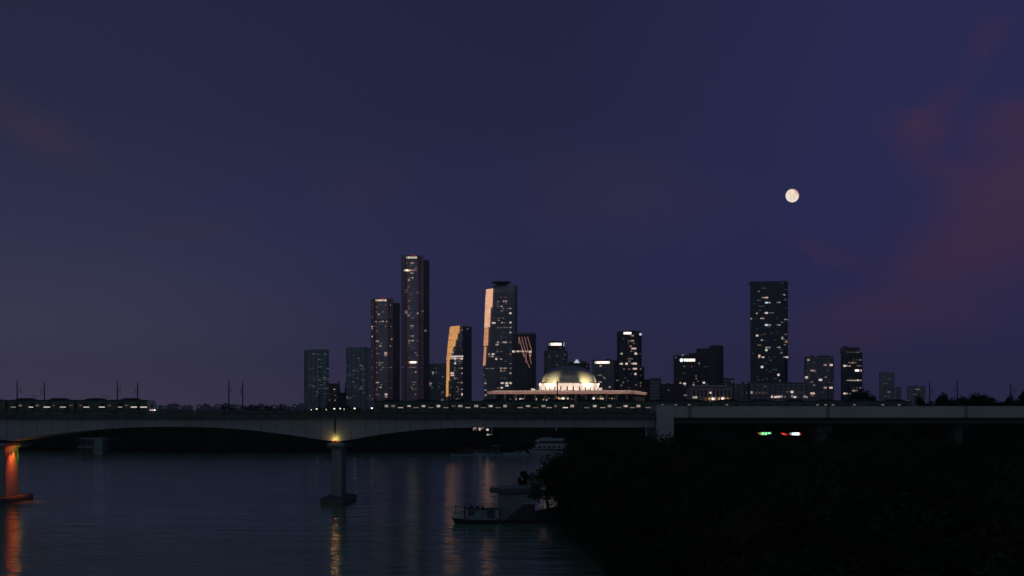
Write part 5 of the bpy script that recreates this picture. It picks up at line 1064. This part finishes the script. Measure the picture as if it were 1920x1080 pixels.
r = empty('work_boat', (x(888), D, 0), 'small work boat with a blue cabin and piled gear moored beside the floating boathouse', 'boat')
hull(X(846, D), X(934, D), D + 1.3, 3.2, -.5, 1.05, .75, mat='boat_dark', parent=r)
MB().box(X(848.5, D), X(870, D), D - .12, D + .02, Z(972.5, D), Z(969, D)).build('bow_stripe', M['white_paint'], r)
MB().prism_y([(X(848, D), Z(966, D)), (X(851, D), Z(960.5, D)), (X(869, D), Z(960, D)), (X(869, D), Z(966, D))], D + .3, D + 2.4).build('foredeck_box', M['white_paint'], r)
MB().box(X(870, D), X(931, D), D - .1, D + 2.6, Z(975, D), Z(973, D)).build('side_deck', M['teal_paint'], r)
c = MB().box(X(876, D), X(931, D), D + .2, D + 2.4, Z(973, D), Z(955.5, D)).build('cabin', M['teal_paint'], r)
MB().box(X(874, D), X(933, D), D, D + 2.6, Z(955.5, D), Z(953.4, D)).build('roof', M['boat_dark'], c)
MB().box(X(878, D), X(889, D), D + .1, D + .25, Z(967, D), Z(957.5, D)).build('window', M['void'], c)
MB().box(X(913, D), X(927, D), D + .1, D + .25, Z(971.5, D), Z(957, D)).build('door', M['slate'], c)
MB().box(X(870, D), X(873, D), D + .4, D + .9, Z(978, D), Z(949, D)).build('mast_post', M['boat_dark'], r)
MB().tube((X(854, D), D + 1, Z(960, D)), (X(854, D), D + 1, Z(949, D)), .06).tube((X(854, D), D + 1, Z(949, D)), (X(866, D), D + 1, Z(951, D)), .05).ball((X(854, D), D + 1, Z(949, D)), .22).build('winch', M['boat_dark'], r)
b = MB()
for k in range(8): b.tube((X(876 + 7.6 * k, D), D + .4, Z(953.4, D)), (X(876 + 7.6 * k, D), D + .4, Z(943, D)), .04, n=5)
for zz in (943.4, 947.5): b.tube((X(876, D), D + .4, Z(zz, D)), (X(930, D), D + .4, Z(zz, D)), .035, n=5)
b.build('roof_railing', M['boat_dark'], c)
for k, (a, w_, h_) in enumerate(((879, 9, 5), (891, 8, 3.4), (902, 6, 4))):
    MB().prism_y([(X(a, D), Z(953.4, D)), (X(a + 1, D), Z(953.4 - h_, D)), (X(a + w_ - 1.5, D), Z(953.1 - h_, D)), (X(a + w_, D), Z(953.4, D))], D + .8, D + 2).build('gear_bundle', M['boat_dark'], c)

# ------------------------------------------------------------------ moon
D = 20000
mm, t_m, p_m = new_mat('moon_surface')
p_m.inputs['Base Color'].default_value = (.02, .02, .02, 1); p_m.inputs['Roughness'].default_value = 1; p_m.inputs['Specular IOR Level'].default_value = 0
co = t_m.nodes.new('ShaderNodeTexCoord'); no = t_m.nodes.new('ShaderNodeTexNoise'); no.inputs['Scale'].default_value = .017; no.inputs['Detail'].default_value = 2
t_m.links.new(co.outputs['Object'], no.inputs[0]); r_ = t_m.nodes.new('ShaderNodeValToRGB'); r_.color_ramp.elements[0].position = .38; r_.color_ramp.elements[1].position = .6
r_.color_ramp.elements[0].color = (*lin((246, 216, 186)), 1); r_.color_ramp.elements[1].color = (*lin((252, 242, 226)), 1)
t_m.links.new(no.outputs[0], r_.inputs[0])
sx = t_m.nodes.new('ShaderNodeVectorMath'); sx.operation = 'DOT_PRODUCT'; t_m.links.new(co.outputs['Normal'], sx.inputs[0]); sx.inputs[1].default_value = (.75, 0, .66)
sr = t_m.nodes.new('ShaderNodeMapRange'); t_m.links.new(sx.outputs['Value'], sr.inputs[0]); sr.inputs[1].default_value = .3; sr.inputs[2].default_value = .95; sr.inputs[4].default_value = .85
sm = t_m.nodes.new('ShaderNodeMix'); sm.data_type = 'RGBA'; t_m.links.new(sr.outputs[0], sm.inputs[0]); t_m.links.new(r_.outputs[0], sm.inputs[6]); sm.inputs[7].default_value = (*lin((205, 110, 90)), 1)  # reddish lens fringe painted into the upper right of the moon's glow
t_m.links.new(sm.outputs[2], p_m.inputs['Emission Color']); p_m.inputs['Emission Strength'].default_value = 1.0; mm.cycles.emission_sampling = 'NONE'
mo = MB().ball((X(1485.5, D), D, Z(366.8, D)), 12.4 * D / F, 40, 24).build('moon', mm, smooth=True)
tag(mo, 'full cream coloured moon high in the sky above the wide dark tower', 'moon')

# ------------------------------------------------------------------ evening haze
hz = MB().box(-5950, 5950, -260, 9450, -4.2, 375)
hm = bpy.data.materials.new('evening_haze'); hm.use_nodes = True; ht = hm.node_tree; ht.nodes.clear()
ho = ht.nodes.new('ShaderNodeOutputMaterial'); hv = ht.nodes.new('ShaderNodeVolumePrincipled')
hv.inputs['Color'].default_value = (.85, .86, .9, 1); hv.inputs['Density'].default_value = .00006; hv.inputs['Anisotropy'].default_value = 0
ht.links.new(hv.outputs[0], ho.inputs['Volume']); hm.cycles.homogeneous_volume = True
HAZE = True
if HAZE: tag(hz.build('haze', hm), kind='stuff')
